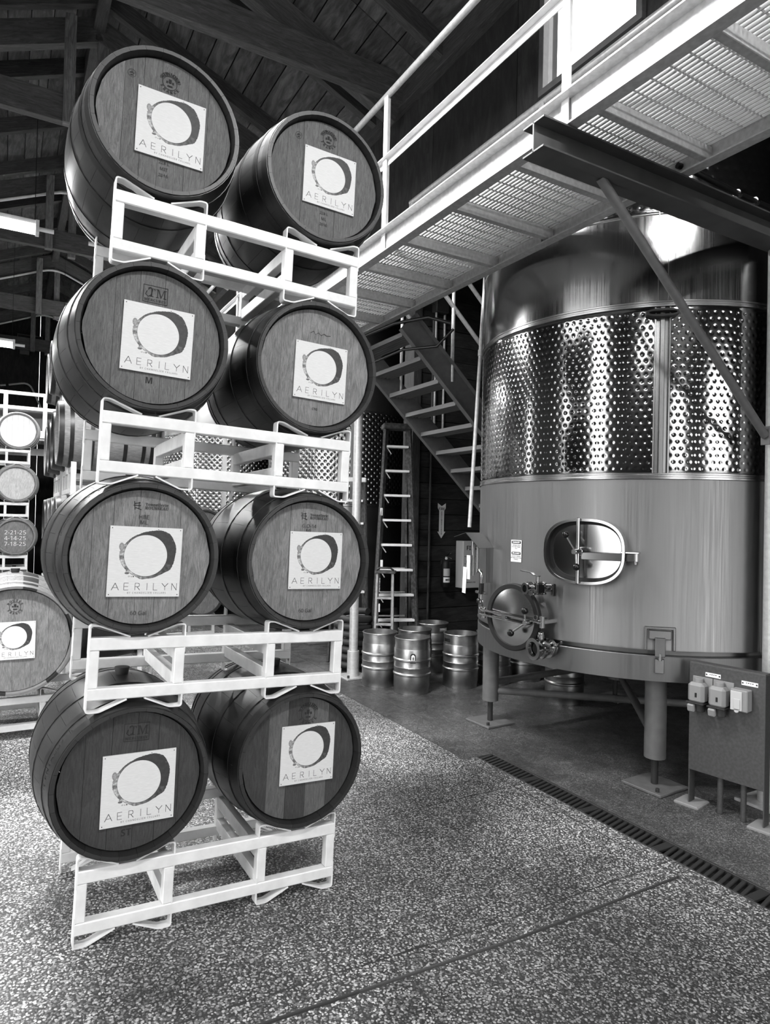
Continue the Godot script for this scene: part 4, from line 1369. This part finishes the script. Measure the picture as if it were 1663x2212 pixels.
	part(v1, "outlet", lathe([Vector2(0.026, 0.0), Vector2(0.026, 0.045), Vector2(0.042, 0.045), Vector2(0.042, 0.06), Vector2(0.026, 0.06), Vector2(0.024, 0.01)], 24), M.chrome, Vector3(0, 0, 0.19), Vector3(PI / 2, 0, 0))
	rod(v1, "stem", Vector3(0, 0.04, 0.14), Vector3(0, 0.085, 0.14), 0.012, M.chrome, 12)
	part(v1, "lever", strap([Vector3(0.02, 0.088, 0), Vector3(-0.04, 0.09, 0), Vector3(-0.07, 0.105, 0), Vector3(-0.2, 0.112, 0)], 0.006, 0.022), M.chrome, Vector3(0, 0, 0.14))
	part(v1, "clamp", bev(Vector3(0.03, 0.09, 0.03), 0.006), M.chrome, Vector3(0.055, -0.01, 0.04))
	var v2 := holder(t, "butterfly_valve", on_skin(R, -74.0, 0.905, 0.0, -20.0))
	part(v2, "stub", cyl(0.05, 0.14, 24), M.chrome, Vector3.ZERO, Vector3(PI / 2, 0, 0))
	part(v2, "collar", lathe([Vector2(0.05, 0.02), Vector2(0.07, 0.03), Vector2(0.07, 0.055), Vector2(0.055, 0.065), Vector2(0.055, 0.1), Vector2(0.075, 0.11), Vector2(0.075, 0.13), Vector2(0.06, 0.14), Vector2(0.06, 0.165), Vector2(0.078, 0.17), Vector2(0.078, 0.19), Vector2(0.052, 0.19), Vector2(0.05, 0.1)], 32), M.chrome, Vector3.ZERO, Vector3(PI / 2, 0, 0))
	part(v2, "disc", cyl(0.05, 0.006, 24), M.chrome, Vector3(0, 0, 0.13), Vector3(PI / 2, 0.5, 0))
	part(v2, "stem_cap", cyl(0.026, 0.04, 18), M.chrome, Vector3(0, 0.062, 0.12))
	part(v2, "stem_cap", ball(0.022), M.chrome, Vector3(0, 0.105, 0.12))
	part(v2, "wing_clamp", bev(Vector3(0.02, 0.07, 0.02), 0.004), M.chrome, Vector3(0.085, 0.01, 0.06), Vector3(0, 0, -0.5))
	part(v2, "wing_clamp", bev(Vector3(0.075, 0.018, 0.02), 0.004), M.chrome, Vector3(0.11, 0.045, 0.05), Vector3(0, 0, 0.5))
	# sign
	var sg := holder(t, "warning_sign", on_skin(R + 0.003, -89.8, 1.585))
	sg.set_meta("label", "white danger and peligro sticker on the shell")
	part(sg, "sign_plate", bev(Vector3(0.118, 0.168, 0.002), 0.0), M.sign_white)
	for q in [[0.066, "DANGER"], [-0.018, "PELIGRO"]]:
		part(sg, "sign_band", prism(oval(0.052, 0.012, 24, 5.0), 0.001, 0.0016), M.ink, Vector3(0, q[0], 0))
		letters(sg, q[1], 0.014, Vector3(0, q[0], 0.002), M.sign_white, true)
	var lines := [[0.043, "CONFINED SPACE"], [0.031, "ENTER BY PERMIT"], [0.019, "ONLY"], [-0.041, "ESPACIO CERRADO"], [-0.053, "ENTRADA SOLO CON"], [-0.065, "PERMISO"]]
	for q in lines:
		letters(sg, q[1], 0.0085, Vector3(0, q[0], 0.0012), M.ink, true)
	# hold-down lug
	var lg := holder(t, "hold_down_lug", on_skin(R, -43.0, 1.0))
	for q in [[0, 0.115, 0.2, 0.02], [-0.09, 0.04, 0.02, 0.15], [0.09, 0.04, 0.02, 0.15]]:
		part(lg, "frame_bar", bev(Vector3(q[2], q[3], 0.022), 0.006), M.seam, Vector3(q[0], q[1], 0.008))
	part(lg, "plate", bev(Vector3(0.14, 0.06, 0.03), 0.004), M.seam, Vector3(0, 0.07, 0.01))
	part(lg, "strap_plate", bev(Vector3(0.065, 0.13, 0.02), 0.004), M.polish, Vector3(0, -0.01, 0.03))
	part(lg, "lower_plate", bev(Vector3(0.06, 0.1, 0.02), 0.004), M.seam, Vector3(0, -0.14, 0.006))
	part(lg, "bolt", cyl(0.012, 0.05, 10), M.chrome, Vector3(0, -0.1, 0.03))
	# sample cabinet with hood and gauge on the left
	var hb := holder(t, "gauge_hood", on_skin(R, -111.0, 1.5, 0.03, 18.0))
	part(hb, "hood_roof", strap([Vector3(-0.2, 0.17, 0), Vector3(-0.02, 0.21, 0), Vector3(0.17, 0.09, 0)], 0.005, 0.16), M.polish, Vector3(0, 0, 0.08))
	part(hb, "side_plate", bev(Vector3(0.006, 0.28, 0.075), 0.001), M.polish, Vector3(0.165, -0.05, 0.04))
	rod(hb, "sight_tube", Vector3(-0.05, -0.15, 0.06), Vector3(-0.05, 0.15, 0.06), 0.018, M.polish, 14)
	rod(hb, "sight_tube", Vector3(0.0, -0.12, 0.05), Vector3(0.0, 0.13, 0.05), 0.012, M.polish, 14)
	part(hb, "tag", bev(Vector3(0.05, 0.2, 0.002), 0.0), M.sign_white, Vector3(-0.06, -0.08, 0.1))
	part(hb, "tag", bev(Vector3(0.05, 0.22, 0.002), 0.0), M.sign_white, Vector3(-0.1, -0.19, 0.11), Vector3(0, 0, -0.06))
	part(hb, "elbow", tube(bend([Vector3(0.03, -0.1, 0.05), Vector3(0.08, -0.12, 0.06), Vector3(0.08, -0.22, 0.06)], 0.03), 0.016, 10), M.polish)
	rod(hb, "hose", Vector3(0.08, -0.2, 0.06), Vector3(0.075, -0.29, 0.06), 0.02, M.black, 12)
	rod(hb, "sample_cock", Vector3(-0.01, -0.28, 0.05), Vector3(0.14, -0.28, 0.05), 0.013, M.chrome, 12)
	rod(hb, "sample_cock", Vector3(0.08, -0.28, 0.06), Vector3(0.1, -0.36, 0.08), 0.008, M.chrome, 10)
	part(hb, "pull_ring", oval_ring(0.03, 0.045, 0.008, -0.006, 0.006), M.chrome, Vector3(0.1, -0.375, 0.08))
	part(hb, "end_knob", ball(0.025), M.black_ball, Vector3(0.05, -0.35, 0.06))
	# legs
	for q in [[-0.914, -0.786], [-0.80, 0.868], [0.914, 0.786], [0.80, -0.868]]:
		var lg2 := holder(t, "leg", Transform3D(Basis(), Vector3(q[0], 0, q[1])))
		rod(lg2, "leg_pipe", Vector3(0, 0.2, 0), Vector3(0, 0.76, 0), 0.072, M.paint_grey, 28)
		rod(lg2, "levelling_screw", Vector3(0, 0.02, 0), Vector3(0, 0.21, 0), 0.024, M.cast, 16)
		part(lg2, "foot_plate", bev(Vector3(0.31, 0.018, 0.31), 0.003), M.paint_grey, Vector3(0, 0.01, 0), Vector3(0, 0.05, 0))
		part(lg2, "bolt", cyl(0.014, 0.025, 6), M.cast, Vector3(-0.11, 0.018, 0.11))
	for q in [[Vector3(-0.914, 0.29, -0.786), Vector3(0.914, 0.29, 0.786)], [Vector3(-0.80, 0.33, 0.868), Vector3(0.80, 0.33, -0.868)], [Vector3(-0.914, 0.36, -0.786), Vector3(0.80, 0.36, -0.868)]]:
		rod(t, "brace_pipe", q[0], q[1], 0.032, M.paint_grey, 14)

func far_tank(label: String, at: Vector3, R: float, y0: float, y1: float, top: float) -> void:
	var t := thing("steel_tank", label, "tank", at, 0.0, "tanks at the back of the hall")
	part(t, "shell", lathe([Vector2(R - 0.02, 0.5), Vector2(R, 0.5), Vector2(R, top), Vector2(R * 0.35, top + 0.22), Vector2(0, top + 0.22)], 64), M.tank_far)
	for f in [[-100.0, -18.0], [-14.0, 80.0]]:
		var st := bs()
		add_lathe(st, [Vector2(R + 0.006, y0), Vector2(R + 0.006, y1)], 40, deg_to_rad(f[0]), deg_to_rad(f[1]))
		part(t, "cooling_jacket", st.commit(), M.jacket_far)
	for y in [y0, y1]:
		part(t, "weld_band", lathe([Vector2(R, y - 0.02), Vector2(R + 0.014, y - 0.012), Vector2(R + 0.014, y + 0.012), Vector2(R, y + 0.02)], 64), M.seam)
	for k in 4:
		var a := PI / 4 + k * PI / 2
		rod(t, "leg", Vector3(sin(a) * R * 0.85, 0.02, cos(a) * R * 0.85), Vector3(sin(a) * R * 0.85, 0.55, cos(a) * R * 0.85), 0.07, M.paint_grey, 16)
		part(t, "foot_plate", bev(Vector3(0.3, 0.02, 0.3), 0.002), M.paint_grey, Vector3(sin(a) * R * 0.85, 0.012, cos(a) * R * 0.85))

# ---------------------------------------------------------------- things on the floor
func make_keg(label: String) -> Node3D:
	var t := thing("beer_keg", label, "keg", Vector3.ZERO, 0.0, "kegs beside the tank")
	t.set_meta("base", "beer_keg")
	var R := 0.192
	var H := 0.575
	var pf := [Vector2(0.0, 0.03), Vector2(R - 0.012, 0.03), Vector2(R - 0.012, 0.0), Vector2(R - 0.005, 0.0), Vector2(R - 0.004, 0.055), Vector2(R, 0.062)]
	for y in [0.20, 0.35]:
		pf.append_array([Vector2(R, y - 0.016), Vector2(R + 0.009, y - 0.006), Vector2(R + 0.009, y + 0.006), Vector2(R, y + 0.016)])
	pf.insert(10, Vector2(R, 0.268))
	pf.insert(11, Vector2(R + 0.003, 0.272))
	pf.insert(12, Vector2(R, 0.276))
	pf.append_array([Vector2(R, 0.455), Vector2(R - 0.004, 0.465)])
	part(t, "body", lathe(pf, 40), M.keg)
	# rim with two hand holes
	var st := bs()
	for s in [0.0, PI]:
		add_lathe(st, [Vector2(R - 0.005, 0.463), Vector2(R - 0.005, 0.49)], 18, s, s + PI)
		add_lathe(st, [Vector2(R - 0.005, 0.525), Vector2(R - 0.005, H - 0.012), Vector2(R + 0.003, H - 0.006), Vector2(R, H), Vector2(R - 0.012, H), Vector2(R - 0.012, 0.525)], 18, s, s + PI)
		add_lathe(st, [Vector2(R - 0.005, 0.49), Vector2(R - 0.005, 0.525)], 14, s + 0.32, s + PI - 0.32)
	part(t, "rim", st.commit(), M.keg)
	part(t, "top_dome", lathe([Vector2(R - 0.006, 0.465), Vector2(R * 0.6, 0.485), Vector2(0.05, 0.495), Vector2(0.0, 0.495)], 32), M.keg)
	part(t, "valve", lathe([Vector2(0.032, 0.49), Vector2(0.032, 0.515), Vector2(0.024, 0.518), Vector2(0.0, 0.51)], 20), M.polish)
	return t

func build_kegs() -> void:
	var k := make_keg("steel keg in front with an arched sticker on its side")
	k.position = Vector3(3.76, 0, -5.93)
	k.rotation.y = 0.9
	var arch := PackedVector2Array([Vector2(-0.028, -0.045), Vector2(0.028, -0.045), Vector2(0.028, 0.03)])
	for i in 9:
		var a := PI * i / 8.0
		arch.append(Vector2(0.028 * cos(a), 0.03 + 0.026 * sin(a)))
	var rot := Basis(Vector3.UP, -1.42)
	var others := [[Vector3(3.60, 0, -6.345), 0.95, "steel keg at the left of the group beside the round post", -0.2], [Vector3(4.06, 0, -6.36), 0.3, "steel keg standing half hidden behind the stickered one"], [Vector3(4.385, 0, -5.92), 1.5, "steel keg at the right of the group with its hand hole facing out"], [Vector3(4.52, 0, -6.68), 0.2, "steel keg farthest back, only its rim showing"], [Vector3(4.80, 0, -5.87), 0.6, "steel keg behind the tank's left leg"], [Vector3(5.25, 0, -5.85), 1.2, "steel keg seen between the tank's left leg and its brace"], [Vector3(4.98, 0, -4.95), 0.4, "steel keg standing under the tank"]]
	for o in others:
		copy(k, o[0], o[1], o[2])
	var p := part(k, "sticker", prism(arch, 0.0, 0.0015), M.ink, rot * Vector3(0.0, 0.375, 0.1935) , Vector3(0, -1.42, 0))
	part(p, "sticker_print", prism(PackedVector2Array([Vector2(-0.018, -0.03), Vector2(0.018, -0.03), Vector2(0.018, 0.03), Vector2(0.0, 0.045), Vector2(-0.018, 0.03)]), 0.0015, 0.002), M.sign_white)
	part(p, "sticker_mark", prism(oval(0.009, 0.016, 16), 0.002, 0.0024), M.paint_grey, Vector3(0.002, 0.004, 0))

func build_panel() -> void:
	# faces -x; local x runs along the panel towards the viewer
	var t := thing("power_panel", "grey steel stand with two hooded power sockets and an outlet box", "power panel", Vector3(3.885, 0, -2.75), -PI / 2 + 0.16)
	var W := 0.46
	part(t, "face_plate", bev(Vector3(W, 0.69, 0.008), 0.002), M.panel, Vector3(W / 2, 0.575, 0.0))
	for x in [0.004, W - 0.004]:
		part(t, "side_channel", bev(Vector3(0.008, 0.92 if x < 0.1 else 0.9, 0.075), 0.002), M.panel, Vector3(x, 0.465, -0.036))
		part(t, "base_plate", bev(Vector3(0.13, 0.014, 0.14), 0.003), M.cast, Vector3(x, 0.007, -0.04))
		part(t, "grout_pad", bev(Vector3(0.16, 0.03, 0.17), 0.012), M.plaster, Vector3(x, 0.0, -0.04))
	part(t, "top_cap", bev(Vector3(W, 0.008, 0.075), 0.002), M.panel, Vector3(W / 2, 0.922, -0.036))
	for x in [0.19, 0.33]:
		rod(t, "conduit", Vector3(x, 0.0, -0.03), Vector3(x, 0.3, -0.03), 0.017, M.panel, 14)
	for q in [0.075, 0.205]:
		var s := holder(t, "power_socket", Transform3D(Basis(), Vector3(q, 0.745, 0.004)))
		var st := bs()
		add_bev(st, Vector3(0.105, 0.13, 0.08), 0.03, Vector3(0, 0, 0.04))
		part(s, "hood", st.commit(), M.socket)
		part(s, "hood_lip", bev(Vector3(0.11, 0.008, 0.09), 0.003), M.cast, Vector3(0, -0.062, 0.043))
		part(s, "mount_plate", bev(Vector3(0.125, 0.12, 0.006), 0.002), M.socket, Vector3(0.012, 0.035, 0.003))
		part(s, "cable_gland", cyl(0.026, 0.03, 14), M.socket, Vector3(0, 0.06, 0.03))
		part(s, "plug_body", cyl(0.03, 0.05, 16), M.rubber, Vector3(0.014, -0.115, 0.04))
		part(s, "lid_flap", bev(Vector3(0.045, 0.05, 0.03), 0.008), M.socket, Vector3(-0.025, -0.095, 0.075), Vector3(0.2, 0, 0))
		part(s, "switch_slot", bev(Vector3(0.012, 0.028, 0.004), 0.001), M.ink, Vector3(0.005, -0.01, 0.081))
	var b := holder(t, "outlet_box", Transform3D(Basis(), Vector3(0.335, 0.755, 0.004)))
	part(b, "box", bev(Vector3(0.1, 0.13, 0.07), 0.005), M.socket, Vector3(0, 0, 0.035))
	part(b, "cover", bev(Vector3(0.066, 0.115, 0.008), 0.003), M.cab, Vector3(-0.012, -0.002, 0.074))
	part(b, "cover_ridge", bev(Vector3(0.036, 0.06, 0.006), 0.002), M.cab, Vector3(-0.006, -0.02, 0.08))
	part(b, "latch_tab", cyl(0.014, 0.008, 14), M.cab, Vector3(-0.01, -0.06, 0.07), Vector3(PI / 2, 0, 0))
	for q in [[0.15, 0.862], [0.37, 0.853]]:
		var pl := part(t, "name_label", bev(Vector3(0.095, 0.026, 0.002), 0.0), M.sign_white, Vector3(q[0], q[1], 0.005))
		for k in 4:
			part(pl, "print_mark", bev(Vector3(0.006 + 0.002 * (k % 2), 0.005, 0.0006), 0.0), M.ink, Vector3(-0.018 + k * 0.012, 0.003, 0.0011))
		for s in [-1, 1]:
			part(pl, "screw", cyl(0.005, 0.002, 10), M.ink, Vector3(s * 0.04, 0, 0.0005), Vector3(PI / 2, 0, 0))

func build_ladders() -> void:
	# tall folded fibreglass step ladder leaning by the wall corner, then a small wooden one
	var t := thing("step_ladder", "tall dark fibreglass step ladder with pale treads beside the wall corner", "ladder", Vector3(4.14, 0, -6.98), -0.35)
	for s in [-1, 1]:
		beam(t, "front_rail", Vector3(s * 0.27, 0.0, 0.18), Vector3(s * 0.14, 2.93, 0.0), 0.035, 0.08, M.fibre)
		beam(t, "rear_rail", Vector3(s * 0.23, 0.0, -0.24), Vector3(s * 0.13, 2.88, -0.07), 0.03, 0.06, M.fibre)
	part(t, "top_cap", bev(Vector3(0.36, 0.07, 0.2), 0.01), M.fibre, Vector3(0, 2.95, -0.03))
	for i in 9:
		var f := (0.3 + i * 0.3) / 2.93
		var hw := lerpf(0.27, 0.14, f)
		var zz := lerpf(0.18, 0.0, f)
		var st := part(t, "tread", bev(Vector3(hw * 2 - 0.03, 0.028, 0.085), 0.003), M.white_paint, Vector3(0, 0.3 + i * 0.3, zz))
		part(st, "tread_brace", bev(Vector3(0.012, 0.1, 0.01), 0.001), M.galv, Vector3(-hw + 0.05, -0.05, 0), Vector3(0, 0, 0.6))
		part(t, "rear_bar", bev(Vector3(hw * 1.8, 0.018, 0.018), 0.002), M.galv, Vector3(0, 0.3 + i * 0.3, lerpf(-0.24, -0.07, f)))
	for q in [[0.17, 1.25, 0.03, 0.14], [0.2, 0.75, 0.035, 0.1], [0.18, 1.9, 0.03, 0.09]]:
		part(t, "label", bev(Vector3(q[2], q[3], 0.002), 0.0), M.sign_white, Vector3(-q[0] - 0.015, q[1], 0.215 - q[1] * 0.06))
	letters(t, "WERNER", 0.03, Vector3(-0.215, 1.02, 0.158), M.sign_white, true).rotation.z = PI / 2
	var u := thing("step_ladder", "tall dark fibreglass step ladder standing left of the other, with wide white treads", "ladder", Vector3(3.86, 0, -7.62), -0.5)
	for s in [-1, 1]:
		beam(u, "front_rail", Vector3(s * 0.24, 0.0, 0.16), Vector3(s * 0.15, 2.3, 0.0), 0.03, 0.07, M.fibre)
		beam(u, "rear_rail", Vector3(s * 0.2, 0.0, -0.22), Vector3(s * 0.13, 2.26, -0.06), 0.028, 0.05, M.fibre)
	part(u, "top_cap", bev(Vector3(0.36, 0.06, 0.16), 0.01), M.white_paint, Vector3(0, 2.31, -0.03))
	for i in 7:
		var f := (0.3 + i * 0.29) / 2.3
		part(u, "tread", bev(Vector3(lerpf(0.24, 0.15, f) * 2 - 0.03, 0.028, 0.085), 0.003), M.white_paint, Vector3(0, 0.3 + i * 0.29, lerpf(0.16, 0.0, f)))
	var w := thing("wooden_step_ladder", "short worn wooden step ladder behind the left keg", "ladder", Vector3(3.83, 0, -6.66), -0.6)
	for s in [-1, 1]:
		beam(w, "front_rail", Vector3(s * 0.1, 0.0, 0.1), Vector3(s * 0.085, 1.2, 0.02), 0.025, 0.07, M.old_wood)
		beam(w, "rear_rail", Vector3(s * 0.1, 0.0, -0.1), Vector3(s * 0.085, 1.18, -0.02), 0.022, 0.04, M.old_wood)
	part(w, "top_step", bev(Vector3(0.24, 0.03, 0.16), 0.004), M.fibre, Vector3(0, 1.2, 0))
	part(w, "top_handle", tube([Vector3(-0.1, 1.22, 0.05), Vector3(-0.06, 1.25, 0.06), Vector3(0.06, 1.25, 0.06), Vector3(0.1, 1.22, 0.05)], 0.012, 8), M.black)
	for y in [0.3, 0.6, 0.9]:
		part(w, "tread", bev(Vector3(0.18, 0.022, 0.08), 0.003), M.old_wood, Vector3(0, y, 0.1 - y * 0.065))
	part(w, "spreader", bev(Vector3(0.1, 0.015, 0.18), 0.002), M.galv, Vector3(0.09, 0.5, 0.0))
	# corrugated hose coil behind the post
	var h := thing("hose_coil", "dark corrugated suction hose coiled behind the round post", "hose", Vector3(3.66, 0, -7.12))
	var pts := []
	for i in 7 * 20 + 1:
		var a := TAU * i / 20.0
		pts.append(Vector3(cos(a) * 0.2, 0.05 + 0.09 * i / 20.0, sin(a) * 0.2))
	part(h, "hose", tube(pts, 0.042, 8), M.rubber)

func build_wall_things() -> void:
	var z := -7.395
	var s := thing("fire_arrow_sign", "white arrow sign reading FIRE EXTINGUISHER on the plank wall", "sign", Vector3(5.11, 1.57, z))
	var ar := PackedVector2Array([Vector2(0, 0), Vector2(0.065, 0.09), Vector2(0.04, 0.09), Vector2(0.04, 0.37), Vector2(0.065, 0.41), Vector2(0.065, 0.475), Vector2(0, 0.435), Vector2(-0.065, 0.475), Vector2(-0.065, 0.41), Vector2(-0.04, 0.37), Vector2(-0.04, 0.09), Vector2(-0.065, 0.09)])
	part(s, "sign_plate", prism(ar, 0.0, 0.004), M.sign_white)
	letters(s, "FIRE", 0.034, Vector3(0, 0.398, 0.0045), M.ink, true)
	var word := "EXTINGUISHER"
	for i in word.length():
		letters(s, word[i], 0.021, Vector3(0, 0.352 - i * 0.0265, 0.0045), M.ink, true)
	var e := thing("fire_extinguisher", "dark fire extinguisher with white label hung on the plank wall", "extinguisher", Vector3(5.13, 0.92, -7.3))
	part(e, "cylinder", lathe([Vector2(0, 0), Vector2(0.05, 0.0), Vector2(0.06, 0.012), Vector2(0.06, 0.3), Vector2(0.045, 0.345), Vector2(0.02, 0.365), Vector2(0, 0.365)], 28), M.gasket)
	part(e, "valve_body", cyl(0.018, 0.05, 14), M.chrome, Vector3(0, 0.36, 0))
	part(e, "lever", bev(Vector3(0.11, 0.01, 0.018), 0.002), M.chrome, Vector3(0.03, 0.435, 0.01), Vector3(0, 0.3, 0.4))
	part(e, "lever", bev(Vector3(0.1, 0.01, 0.018), 0.002), M.chrome, Vector3(0.045, 0.395, 0.01), Vector3(0, 0.3, -0.35))
	part(e, "gauge", cyl(0.018, 0.012, 14), M.sign_white, Vector3(-0.01, 0.385, 0.018), Vector3(PI / 2, 0, 0))
	for q in [[0.2, 0.1], [0.1, 0.07]]:
		var st := bs()
		add_lathe(st, [Vector2(0.0612, q[0] - q[1] / 2), Vector2(0.0612, q[0] + q[1] / 2)], 12, -1.1, 0.6)
		part(e, "label", st.commit(), M.sign_white if q[0] < 0.15 else M.plate_edge)
	for i in 3:
		part(e, "label_mark", bev(Vector3(0.016, 0.02, 0.001), 0.0), M.ink, Vector3(-0.032 + i * 0.022, 0.1, 0.06), Vector3(0, -0.5 + i * 0.35, 0))
	part(e, "bracket", bev(Vector3(0.05, 0.3, 0.03), 0.002), M.cast, Vector3(0, 0.2, -0.08))
	var c := thing("first_aid_cabinet", "light grey metal first aid cabinet on the plank wall", "cabinet", Vector3(5.58, 0.9, -7.396))
	part(c, "body", bev(Vector3(0.44, 0.64, 0.16), 0.006), M.cab, Vector3(0, 0.32, 0.08))
	part(c, "door", bev(Vector3(0.43, 0.63, 0.012), 0.004), M.cab, Vector3(0, 0.32, 0.167))
	letters(c, "FIRST AID", 0.058, Vector3(0.02, 0.545, 0.1735), M.ink, true)
	for y in [0.43, 0.33]:
		part(c, "rule", bev(Vector3(0.4, 0.005, 0.001), 0.0), M.ink, Vector3(0, y, 0.1735))
	part(c, "pictogram", ball(0.015), M.ink, Vector3(-0.15, 0.398, 0.165))
	part(c, "pictogram", bev(Vector3(0.035, 0.04, 0.001), 0.0), M.ink, Vector3(-0.15, 0.36, 0.1735))
	letters(c, "MPHASE.COM", 0.016, Vector3(-0.08, 0.08, 0.1735), M.ink, true)
	var j := thing("junction_box", "grey electrical junction box with conduits high on the plank wall", "junction box", Vector3(4.98, 4.6, -7.39))
	part(j, "box", bev(Vector3(0.2, 0.22, 0.12), 0.008), M.steel_dark, Vector3(0, 0.1, 0.06))
	rod(j, "conduit", Vector3(-0.06, 0, 0.05), Vector3(-0.06, -1.5, 0.05), 0.018, M.galv, 12)
	rod(j, "conduit", Vector3(-0.02, 0.1, 0.05), Vector3(-0.6, 0.12, 0.05), 0.018, M.steel_dark, 12)
	var c2 := thing("conduit", "thin grey conduit running down the plank wall to the kegs", "conduit", Vector3(4.9, 0.3, -7.37))
	rod(c2, "pipe", Vector3(0, 0, 0), Vector3(0, 4.2, 0), 0.016, M.steel_dark, 12)
	for y in [0.9, 1.9, 2.6]:
		rod(c2, "coupling", Vector3(0, y, 0), Vector3(0, y + 0.06, 0), 0.021, M.steel_dark, 12)
	var c3 := thing("conduit", "pale conduit beside the junction box on the plank wall", "conduit", Vector3(5.08, 2.6, -7.37))
	rod(c3, "pipe", Vector3(0, 0, 0), Vector3(0, 2.2, 0), 0.018, M.galv, 12)
	var hp := thing("drop_pipe", "thin grey pipe slanting down to the gauge hood of the tank", "pipe", Vector3(3.715, 1.75, -4.92))
	rod(hp, "pipe", Vector3(0, 0, 0), Vector3(0.125, 2.36, 0), 0.018, M.galv, 12)
	rod(hp, "coupling", Vector3(0.085, 1.6, 0), Vector3(0.088, 1.66, 0), 0.023, M.galv, 12)

func build_far_end() -> void:
	far_tank("stainless tank with dimpled jacket behind the round post and ladders", Vector3(4.58, 0, -9.5), 1.12, 2.0, 3.35, 4.6)
	far_tank("stainless tank glimpsed through the middle of the front stack", Vector3(3.5, 0, -12.2), 1.1, 1.7, 3.2, 4.5)
	far_tank("farther stainless tank glimpsed left of centre through the stack", Vector3(2.1, 0, -14.2), 1.1, 1.7, 3.2, 4.5)
	var t := thing("far_catwalk", "white railed catwalk crossing the far end of the hall", "catwalk", Vector3(-3.15, 0, -15.6))
	for y in [4.25, 3.95]:
		boxpart(t, "rail", Vector3(0, y - 0.035, 0), Vector3(6.5, y + 0.035, 0.05), M.white_paint)
	boxpart(t, "deck_edge", Vector3(0, 3.35, 0), Vector3(6.5, 3.5, 0.06), M.white_paint)
	boxpart(t, "deck_edge", Vector3(0, 3.05, -0.9), Vector3(6.5, 3.2, -0.84), M.white_paint)
	boxpart(t, "deck", Vector3(0, 3.3, -0.9), Vector3(6.5, 3.35, 0.0), M.galv)
	for i in 9:
		boxpart(t, "post", Vector3(0.15 + i * 0.72, 3.35, 0.0), Vector3(0.23 + i * 0.72, 4.28, 0.05), M.white_paint)
	for i in 3:
		boxpart(t, "support_post", Vector3(0.2 + i * 2.5, 0.085, -0.5), Vector3(0.32 + i * 2.5, 3.3, -0.38), M.white_paint)
	for i in 2:
		boxpart(t, "back_panel", Vector3(0.1 + i * 2.7, 3.5, -0.9), Vector3(2.7 + i * 2.7, 4.1, -0.87), M.steel_dark)
	for q in [[-11.8, "thin pale conduit bent over the ridge under the second truss"], [-15.7, "thin pale conduit bent over the ridge under the third truss"], [-19.4, "thin pale conduit bent over the ridge under the far truss"]]:
		var cd := thing("ridge_conduit", q[1], "conduit", Vector3(RIDGE.x, RIDGE.y - 0.46, q[0] + 0.09), 0.0, "conduits under the trusses")
		part(cd, "pipe", tube(bend([Vector3(-3.6, -3.6 * PITCH, 0), Vector3(0, 0, 0), Vector3(2.6, -2.6 * PITCH, 0)], 0.25), 0.022, 8), M.white_paint)
	var h := thing("horn_loudspeaker", "square horn loudspeaker on the dark far wall", "loudspeaker", Vector3(0.43, 6.3, -20.95))
	var st := bs()
	var o := [Vector2(-0.3, -0.18), Vector2(0.3, -0.18), Vector2(0.3, 0.18), Vector2(-0.3, 0.18)]
	for i in 4:
		var a: Vector2 = o[i]
		var b: Vector2 = o[(i + 1) % 4]
		quad(st, Vector3(a.x, a.y, 0.25), Vector3(b.x, b.y, 0.25), Vector3(b.x * 0.3, b.y * 0.3, 0), Vector3(a.x * 0.3, a.y * 0.3, 0), -Vector3(a.x + b.x, a.y + b.y, 0))
	part(h, "horn", st.commit(), M.steel_dark, Vector3(0, 0.2, 0))
	for q in [[0, 0.38, 0.62, 0.02], [0, 0.02, 0.62, 0.02], [-0.3, 0.2, 0.02, 0.36], [0.3, 0.2, 0.02, 0.36]]:
		part(h, "horn_lip", bev(Vector3(q[2], q[3], 0.03), 0.004), M.paint_grey, Vector3(q[0], q[1], 0.25))
	part(h, "throat", ball(0.05), M.white_paint, Vector3(0, 0.2, 0.03))
	part(h, "bracket", bev(Vector3(0.24, 0.14, 0.1), 0.01), M.paint_grey, Vector3(-0.12, -0.06, 0.05))
	var p := thing("bent_pipe", "thin pale pipe bent in an S on the dark far wall", "pipe", Vector3(0.1, 4.3, -20.95))
	part(p, "pipe", tube(bend([Vector3(-0.15, 1.0, 0), Vector3(0.35, 1.12, 0), Vector3(0.85, 0.0, 0), Vector3(2.2, 0.25, 0)], 0.2), 0.026, 8), M.white_paint)
	part(p, "pipe", tube([Vector3(-0.35, 0.96, 0), Vector3(-0.22, 0.985, 0)], 0.026, 8), M.white_paint)

func _ready() -> void:
	rng.seed = 4
	set_stage()
	make_materials()
	build_shell()
	strip_light(Vector3(-0.95, 5.15, -9.0), 2.4, "glowing strip light at the left edge beside the twin posts", 22.0)
	strip_light(Vector3(1.98, 5.1, -9.0), 2.05, "glowing strip light partly hidden behind the top left barrel", 22.0)
	strip_light(Vector3(-1.15, 4.82, -14.0), 2.4, "small distant strip light at the left edge above the far catwalk", 22.0)
	strip_light(Vector3(2.0, 4.8, -14.0), 2.4, "distant strip light almost hidden behind the third row barrel", 22.0)
	strip_light(Vector3(0.4, 5.3, -3.75), 2.0, "strip light hung just behind the front stack, out of view", 36.0)
	strip_light(Vector3(1.9, 5.2, 0.0), 2.4, "strip light overhead near the loading door, out of view", 18.0)
	strip_light(Vector3(-1.7, 5.15, 2.6), 2.4, "strip light overhead left of the loading door, out of view", 10.0)
	build_stack()
	build_tank()
	build_catwalk()
	build_drain()
	build_kegs()
	build_panel()
	build_far_barrels()
	build_ladders()
	build_wall_things()
	build_far_end()
